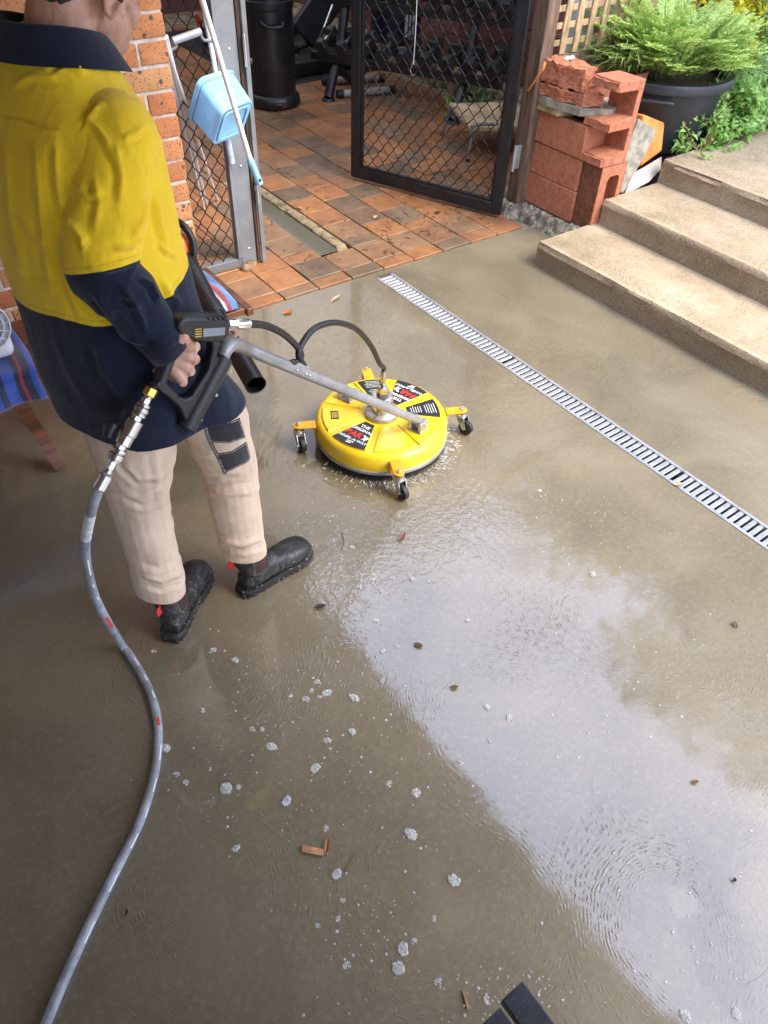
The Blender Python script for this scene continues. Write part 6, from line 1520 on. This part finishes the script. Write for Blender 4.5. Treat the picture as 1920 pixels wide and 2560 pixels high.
def feathery(root, centre, rad, height, nf, seed):
    r = np.random.default_rng(seed); st_ = MB(); P, Dd, Nn, L, W, T = [], [], [], [], [], []
    for k in range(nf):
        az = r.uniform(0, 2*PI); rr0 = rad*.55*math.sqrt(r.random()); base = Vector((centre.x+rr0*math.cos(az), centre.y+rr0*math.sin(az), centre.z))
        az2 = az+r.normal(0, .5); out = rad*(.30+.75*r.random()); h = height*(.45+.75*r.random()**1.5)
        tip = base+Vector((out*math.cos(az2), out*math.sin(az2), h*(1-.45*out/rad*.6))); mid_ = base.lerp(tip, .5)+LZ*h*.18
        path = catmull([base, mid_, tip], 6); st_.tube(path, [.0028, .0008], 4, cap=False)
        for i in range(3, len(path)):
            p = path[i]; tg = (path[i]-path[i-1]).normalized(); sd2 = tg.cross(LZ); sd2 = sd2.normalized() if sd2.length > .05 else Vector((1, 0, 0)); nrm = sd2.cross(tg)
            for s in (-1, 1):
                # a small pinna with leaflets on both sides
                pd = (sd2*s+tg*.55+nrm*r.uniform(-.2, .4)).normalized(); plen = r.uniform(.035, .065)*(1.1-.5*i/len(path))
                for q in range(5):
                    bp = p+pd*plen*(q+.6)/5
                    for s2 in (-1, 1):
                        P.append(bp); Dd.append(pd*.55+tg*s2*.8); Nn.append(nrm+Vector(r.normal(0, .3, 3))); L.append(r.uniform(.013, .023)); W.append(r.uniform(.009, .014)); T.append(np.clip(.25+.55*(p.z-centre.z)/height+r.normal(0, .14), 0, 1))
    st_.build('stems', m_stem, root, smooth=False); leaf_mesh('foliage', P, Dd, Nn, L, W, T, lm_feather, root)
fp = thing('feathery_plant', PC+LZ*.35, 'soft feathery bright green herb growing in the black tub', 'plant')
feathery(fp, PC+LZ*.36, .38, .34, 260, 5)
def grass(root, centre, rad, n, lmin, lmax, seed, bias=None, name='blades'):
    r = np.random.default_rng(seed); V = []; F = []; T = []
    for k in range(n):
        az = r.uniform(0, 2*PI) if bias is None else r.normal(bias, .6); rr0 = rad*math.sqrt(r.random()); b0 = Vector((centre.x+rr0*math.cos(az), centre.y+rr0*math.sin(az), centre.z))
        d = Vector((math.cos(az+r.normal(0, .4)), math.sin(az+r.normal(0, .4)), 0)); Ln = r.uniform(lmin, lmax); s = d.cross(LZ); wd_ = r.uniform(.002, .0042); o = len(V); up = r.uniform(.5, 1.0)
        for i in range(6):
            t = i/5; p = b0+d*(Ln*t*(1-up*.35)*(.4+.6*t))+LZ*(Ln*up*(t-.62*t*t)*1.1); w_ = wd_*(1-t)**.6
            V += [tuple(p-s*w_), tuple(p+s*w_)]; T += [np.clip(.3+.5*t+r.normal(0, .1), 0, 1)]*2
        F += [(o+2*i, o+2*i+1, o+2*i+3, o+2*i+2) for i in range(5)]
    V = np.array(V)-np.array(origin(root)); me = bpy.data.meshes.new(name); me.from_pydata(V.tolist(), [], F); me.update(); me.materials.append(lm_grass); attr(me, 'tint', T); return place(name, me, root)
gs = thing('grass_tuft', PC+Vector((-.30, .05, .34)), 'long arching grass spilling from the left of the tub over the trough', 'grass')
grass(gs, PC+Vector((-.22, .08, .36)), .16, 150, .25, .62, 3, bias=PI*.98)
gs2 = thing('grass_tuft', PC+Vector((.25, -.25, .34)), 'thin grass hanging over the right front of the black tub', 'grass')
grass(gs2, PC+Vector((.22, -.22, .36)), .14, 90, .20, .45, 4, bias=-PI*.25)
def bush(name, label, c, rad, n, lm, lsize, seed, cat='shrub', stems=26, group=None, twig=m_twig, wide=.55, low=.0):
    r = np.random.default_rng(seed); c = Vector(c); root = thing(name, c, label, cat, group); st_ = MB(); P, Dd, Nn, T = [], [], [], []
    rad = np.array(rad); tips = []
    for k in range(stems):
        v = r.normal(size=3); v[2] = abs(v[2])*.9+low; v /= np.linalg.norm(v); tip = Vector(c+Vector((v*rad*r.uniform(.65, 1.08)).tolist())); b0 = c+Vector((r.normal(0, .12)*rad[0], r.normal(0, .12)*rad[1], 0))
        mid_ = b0.lerp(tip, .5)+LZ*rad[2]*.12+Vector(r.normal(0, .04, 3).tolist()); path = catmull([b0, mid_, tip], 6); st_.tube(path, [.006, .0016], 4, cap=False); tips.append(path)
    per = n//stems
    for path in tips:
        for q in range(per):
            i = min(len(path)-1, int(len(path)*(r.random()**.55))); p = path[i]+Vector((r.normal(0, .10, 3)*rad*.55).tolist()); out = np.array(p-c)/rad
            dd_ = out/np.linalg.norm(out+1e-6)+r.normal(0, .7, 3); dd_[2] -= .15; P.append(p); Dd.append(dd_); Nn.append(np.array([0, 0, 1])+r.normal(0, .5, 3)+out*.4)
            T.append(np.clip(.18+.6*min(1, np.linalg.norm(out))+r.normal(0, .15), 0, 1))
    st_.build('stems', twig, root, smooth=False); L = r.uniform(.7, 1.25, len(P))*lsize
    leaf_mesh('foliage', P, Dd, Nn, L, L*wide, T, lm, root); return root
bush('golden_shrub', 'golden yellow leaved shrub behind the feathery plant', (4.92, 3.20, .55), (.52, .26, .80), 2600, lm_yellow, .060, 21, stems=40)
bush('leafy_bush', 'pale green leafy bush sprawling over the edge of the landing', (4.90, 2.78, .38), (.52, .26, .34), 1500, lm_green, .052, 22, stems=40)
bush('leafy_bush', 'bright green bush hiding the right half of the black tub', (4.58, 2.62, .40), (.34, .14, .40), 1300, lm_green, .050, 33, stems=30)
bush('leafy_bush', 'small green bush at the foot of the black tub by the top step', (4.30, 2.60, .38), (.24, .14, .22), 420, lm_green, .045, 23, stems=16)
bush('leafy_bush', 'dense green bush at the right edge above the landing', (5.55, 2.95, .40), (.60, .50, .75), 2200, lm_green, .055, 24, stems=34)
bush('dark_shrub', 'dark tangled shrub behind the golden shrub', (5.6, 3.9, .45), (.9, .7, 1.2), 2600, lm_dark, .07, 25, stems=40)
bush('dark_shrub', 'dark shrub in the top right corner', (6.6, 3.4, .5), (.9, .8, 1.3), 2600, lm_dark, .075, 26, stems=40)
bush('dark_shrub', 'shadowy shrub far behind the lattice', (5.9, 5.0, .4), (.9, .8, 1.5), 2400, lm_dark, .08, 27, stems=36)
bush('golden_shrub', 'sparser yellow green shrub beside the dark shrubs', (5.35, 3.25, .6), (.45, .35, .85), 1200, lm_yellow, .05, 28, stems=22)
# flower spikes of the leafy bush
fs_ = thing('flower_spikes', (4.75, 2.70, .45), 'pale green flower spikes standing out of the sprawling bush', 'flowers'); r = np.random.default_rng(9)
for k in range(26):
    bp = Vector((4.45+.95*r.random(), 2.62+.25*r.random(), .50+.22*r.random())); tp = bp+Vector((r.normal(0, .02), r.normal(0, .02), r.uniform(.07, .13))); P_ = []; D_2 = []
    for i in range(26): 
        t = i/26; q = r.uniform(0, 2*PI); P_.append(bp.lerp(tp, t)); D_2.append((math.cos(q), math.sin(q), .3))
    leaf_mesh('spike', P_, D_2, np.tile([0, 0, 1.], (26, 1))+r.normal(0, .2, (26, 3)), .013, .009, .85+.15*r.random(26), lm_green, fs_)
fr = bush('fern', 'small green fern growing at the foot of the gym wall', (4.42, 4.75, .0), (.20, .20, .24), 260, lm_green, .075, 29, cat='fern', stems=18, twig=m_stem, wide=.32)
# trees beyond the landing; their crowns show mirrored at the right of the wet floor
def tree(c, h, cr, n, seed, label):
    r = np.random.default_rng(seed); c = Vector(c); root = thing('garden_tree', c, label, 'tree', 'trees beyond the steps'); tr = MB()
    top = c+Vector((r.normal(0, .2), r.normal(0, .2), h*.62)); tr.tube(catmull([c-LZ*.1, c.lerp(top, .5)+Vector((r.normal(0, .1), r.normal(0, .1), 0)), top], 6), [.12, .09, .05], 8)
    cl_ = []
    for k in range(16):
        v = r.normal(size=3); v[2] = abs(v[2])*.7+.05; v /= np.linalg.norm(v); e = Vector((c.x+v[0]*cr, c.y+v[1]*cr, c.z+h*.42+v[2]*h*.56)); s = c.lerp(top, r.uniform(.55, 1)); tr.tube(catmull([s, s.lerp(e, .5)+LZ*.15, e], 5), [.035, .008], 5, cap=False); cl_.append(e); cl_.append(s.lerp(e, .6))
    tr.build('trunk', m_bark, root); ci = r.integers(0, len(cl_), n); cen = np.array([cl_[i] for i in ci]); v = r.normal(size=(n, 3)); v /= np.linalg.norm(v, axis=1)[:, None]; rr_2 = (r.random(n)**.45)[:, None]*np.array([.62, .62, .46])*cr/1.7
    P = cen+v*rr_2; L = r.uniform(.09, .16, n); leaf_mesh('crown', P, v+r.normal(0, .8, (n, 3)), r.normal(0, .5, (n, 3))+np.array([0, 0, 1.]), L, L*.5, np.clip(.45+.35*v[:, 2]+r.normal(0, .18, n), 0, 1), lm_tree, root)
tree((6.9, 1.9, .38), 6.3, 1.7, 9000, 41, 'tall green garden tree straight beyond the steps')
tree((6.6, 4.6, .38), 5.6, 1.7, 8000, 42, 'broad green tree behind the golden shrub')
tree((7.4, -.6, .38), 6.6, 1.6, 8000, 43, 'green garden tree off to the right of the steps')
tree((6.7, .75, .38), 6.2, 1.35, 7000, 45, 'slimmer green tree between the two tall trees past the steps')
tree((8.6, 3.6, .3), 7.0, 2.0, 8000, 44, 'taller tree at the back of the garden')

# ================================================================== FOAM, LEAVES AND LITTER
m_foam = NT('foam'); m_foam.set(Base_Color=(.97, .97, .95), Roughness=.05, Transmission_Weight=.66, IOR=1.18, Coat_Weight=.5); m_foam = m_foam.m
def foam_mesh(n, R, seed):
    """a dome of packed bubbles"""
    r = random.Random(seed); bm = MB(); el = r.uniform(.75, 1.2); pts = []
    tries = 0
    while len(pts) < n and tries < 4000:
        tries += 1; t = r.uniform(0, 2*PI); q = math.sqrt(r.random())*.95; rad = R*(r.uniform(.12, .26) if r.random() < .8 else r.uniform(.28, .42)); x, y = R*q*math.cos(t)*el, R*q*math.sin(t)/el; z = R*.30*math.sqrt(max(0, 1-q*q))
        if all((x-a)**2+(y-b_)**2 > (.62*(rad+c))**2 for (a, b_, _, c) in pts): pts.append((x, y, z, rad))
    for (x, y, z, rad) in pts: bm.ball((x, y, z*.7), (rad, rad, rad*.85), 9, 6)
    return bm.mesh('foam_clump', m_foam)
fm_big = [foam_mesh(46, .0150, i) for i in range(8)]; fm_mid = [foam_mesh(20, .0085, 19+i) for i in range(8)]; fm_sm = [foam_mesh(4, .005, 20+i) for i in range(3)]
big_px = [(898, 1713), (680, 1660), (488, 1703), (358, 1616), (705, 1497), (760, 1580), (586, 1613), (728, 1888), (887, 1802), (870, 2050), (980, 1902), (765, 1508), (860, 2092), (619, 1730), (1480, 2195), (1590, 2190)]
mid_px = [(331, 1407), (460, 1405), (508, 1426), (628, 1503), (684, 1472), (690, 1505), (672, 1492), (826, 1407), (858, 1397), (840, 1694), (401, 1690), (381, 1672), (544, 1575), (566, 1575), (707, 1600), (704, 1790), (1052, 1528), (1100, 1550), (1058, 1600), (804, 1252), (775, 1268), (822, 1276), (846, 1248), (760, 1182), (660, 1510), (826, 1470), (937, 1985), (893, 2033), (686, 2000), (748, 2085), (740, 1945), (730, 1985), (812, 1340), (890, 1250), (1010, 1340), (995, 1648), (1165, 1060), (1280, 1240), (945, 2120), (1050, 2160), (515, 1700), (438, 1535), (510, 1833)]
for px in big_px: o = place('foam_clump', random.choice(fm_big), None, G(*px, .001), (0, 0, random.uniform(0, 6))); s = random.uniform(.6, 1.05); o.scale = (s, s, s); tag(o, 'large cluster of white soap bubbles floating on the wet concrete', 'foam', 'large foam clusters')
for px in mid_px: o = place('foam_clump', random.choice(fm_mid), None, G(*px, .001), (0, 0, random.uniform(0, 6))); s = random.uniform(.7, 1.2); o.scale = (s, s, s); tag(o, 'small cluster of soap bubbles floating on the wet concrete', 'foam', 'small foam clusters')
# loose specks of foam
b = MB(); r = random.Random(77)
for k in range(900):
    ct = r.choice([(780, 1250, 90, 60), (700, 1120, 110, 60), (560, 1640, 180, 200), (900, 1650, 220, 260), (780, 2000, 120, 150), (1250, 1150, 160, 120), (1300, 1500, 250, 250), (1100, 2150, 130, 60), (640, 1480, 200, 120), (1500, 2000, 150, 180)])
    x, y = r.gauss(ct[0], ct[2]*.6), r.gauss(ct[1], ct[3]*.6)
    if not (0 < x < 1659 and 1050 < y < 2212): continue
    p = G(x, y, .0008)
    if p.x > 2.15: continue
    s = r.uniform(.0010, .0026) if r.random() < .85 else r.uniform(.003, .0045); b.ball(p, (s, s, s*.6), 6, 4)
o = b.build('foam_specks', m_foam); o['kind'] = 'stuff'; o['label'] = 'scattered tiny specks of foam on the wet floor'
# splash thrown out under the skirt
b = MB(); r = random.Random(78)
for k in range(420):
    a_ = math.radians(r.gauss(-85, 42)); rd = MR+abs(r.gauss(.008, .022)); p = MC+Vector((rd*math.cos(a_), rd*math.sin(a_), abs(r.gauss(0, .006)))); s = r.uniform(.0008, .0024); d = Vector((math.cos(a_), math.sin(a_), .15)).normalized()
    b.tube([p, p+d*r.uniform(.003, .018)], [s, s*.3], 5)
o = b.build('water_splash', m_foam); o['kind'] = 'stuff'; o['label'] = 'fine spray of dirty water around the cleaner brush'
# leaves and twigs on the slab
lmats = [simple('brown_leaf', (.13, .065, .035), .5, var=.3, vscale=60), simple('rust_leaf', (.36, .11, .035), .6, var=.3, vscale=60), simple('pale_leaf', (.42, .26, .15), .7, var=.3, vscale=60), simple('dark_leaf_litter', (.045, .03, .02), .5, var=.3)]
def flat_leaf(L, W, curl, seed):
    r = random.Random(seed); bm = MB(); n = 9
    for i in range(n+1):
        t = i/n; w_ = W*.5*math.sin(PI*min(1, t*.97+.03))**.8*(1+.12*r.uniform(-1, 1)); z = .002+curl*math.sin(PI*t)*.5+.001*r.random()
        bm.v += [(L*(t-.5), -w_, z+curl*.7), (L*(t-.5), 0, z), (L*(t-.5), w_, z+curl*.9)]
    for i in range(n): bm.f += [(3*i, 3*i+3, 3*i+4, 3*i+1), (3*i+1, 3*i+4, 3*i+5, 3*i+2)]
    return bm
LV = [((868, 1161), .048, .018, 25, 0, 'curled brown leaf by the front caster'), ((903, 1395), .030, .014, 120, 0, 'dark leaf floating in the mirrored sky'), ((980, 1486), .026, .012, 150, 0, 'small oval brown seed leaf in the mirrored sky'),
      ((1587, 1351), .024, .014, 60, 0, 'small brown leaf on the damp concrete at the right'), ((692, 1312), .040, .018, -20, 3, 'soggy dark leaf beside the forward boot'), ((622, 676), .060, .030, 10, 1, 'rust red leaf on the concrete behind the loose hose'), ((725, 646), .085, .018, 20, 2, 'pale curled leaf beside the tiles'),
      ((706, 1828), .040, .012, 50, 1, 'brown leaf scrap beside the bark strip'), ((1465, 1048), .040, .020, -30, 2, 'tan leaf lying on the edge of the drain grate'), ((1500, 1690), .022, .010, -30, 0, 'dark seed pod in the bright reflection'), ((1585, 1902), .012, .009, 0, 3, 'small black pellet in the bright reflection'), ((273, 1972), .012, .011, 45, 3, 'small square brown chip right of the hose')]
for i, (px, L, W, rz, mi, lab) in enumerate(LV):
    o = flat_leaf(L, W, .004, i).build('fallen_leaf', lmats[mi], smooth=True); o.location = G(*px, .0012); o.rotation_euler = (0, 0, math.radians(rz)); tag(o, lab, 'leaf', 'leaves on the slab')
b = MB(); p0, p1 = G(652, 1833, .006), G(700, 1842, .006); b.beam(p0, p1, .016, .005); o = chipped(b, .0012, 3, simple('bark_strip', (.50, .27, .13), .8, var=.3, vscale=40), None, 'bark_strip'); tag(o, 'tan strip of bark lying on the wet concrete', 'bark')
b = MB(); b.beam(G(1001, 2140, .004), G(1012, 2180, .004), .006, .004); tag(b.build('wood_splinter', m_twig), 'orange wood splinter beside the dark slats', 'splinter')
b = MB()
for (x, y) in ((1615, 822), (1625, 830), (1605, 835), (1632, 862), (1640, 866)):
    p = G(x, y, .004); b.tube(catmull([p+Vector((-.03, .01, 0)), p+Vector((0, .012, .003)), p+Vector((.025, -.006, 0))], 4), .0012, 5)
tag(b.build('twigs', m_twig), 'dry twigs at the foot of the lowest step', 'twig')
for ln, lab in (([(770, 1840), (757, 1862), (745, 1885)], 'thin straw leading to a foam cluster'), ([(155, 1000), (185, 985), (205, 962)], 'pale straw beside the bench leg'), ([(425, 1638), (440, 1622), (455, 1604)], 'short curved straw right of the hose'), ([(738, 1188), (743, 1170), (739, 1150)], 'upright dark straw near the forward boot')):
    b = MB(); b.tube(catmull([G(x, y, .003) for (x, y) in ln], 4), .0012, 5); tag(b.build('grass_straw', simple('dark_straw', (.16, .12, .07), .8)), lab, 'straw', 'straws on the slab')
# litter on the tiles: too small to count
b = MB(); r = random.Random(5)
for k in range(230):
    x, y = r.uniform(1.85, 3.25), r.uniform(3.08, 4.6)
    if r.random() < .35: x, y = r.gauss(2.7, .25), r.gauss(3.35, .15)
    p = Vector((x, y, .0135)); a_ = r.uniform(0, 2*PI); d = Vector((math.cos(a_), math.sin(a_), 0)); L = r.uniform(.008, .05); n_ = Vector((-d.y, d.x, 0))
    b.tube(catmull([p-d*L*.5, p+n_*L*r.uniform(-.2, .2)+LZ*.002, p+d*L*.5], 3), r.uniform(.0008, .0022), 4)
o = b.build('leaf_litter', lmats[3]); o['kind'] = 'stuff'; o['label'] = 'fine dark twigs and leaf litter strewn over the tiles'
for i, (x, y, L, W, rz, mi, lab) in enumerate([(2.62, 3.55, .05, .025, 30, 2, 'pale dry leaf on the tiles before the gate'), (2.30, 3.9, .045, .02, 100, 2, 'tan leaf near the mortar ridge'), (2.75, 3.25, .04, .018, -40, 0, 'brown leaf on a tile near the drain end'), (2.98, 3.4, .05, .02, 10, 3, 'dark leaf under the gate edge'), (2.4, 3.15, .035, .016, 60, 0, 'brown leaf on the front row of tiles')]):
    o = flat_leaf(L, W, .005, 40+i).build('fallen_leaf', lmats[mi]); o.location = (x, y, .0125); o.rotation_euler = (0, 0, math.radians(rz)); tag(o, lab, 'leaf', 'leaves on the tiles')
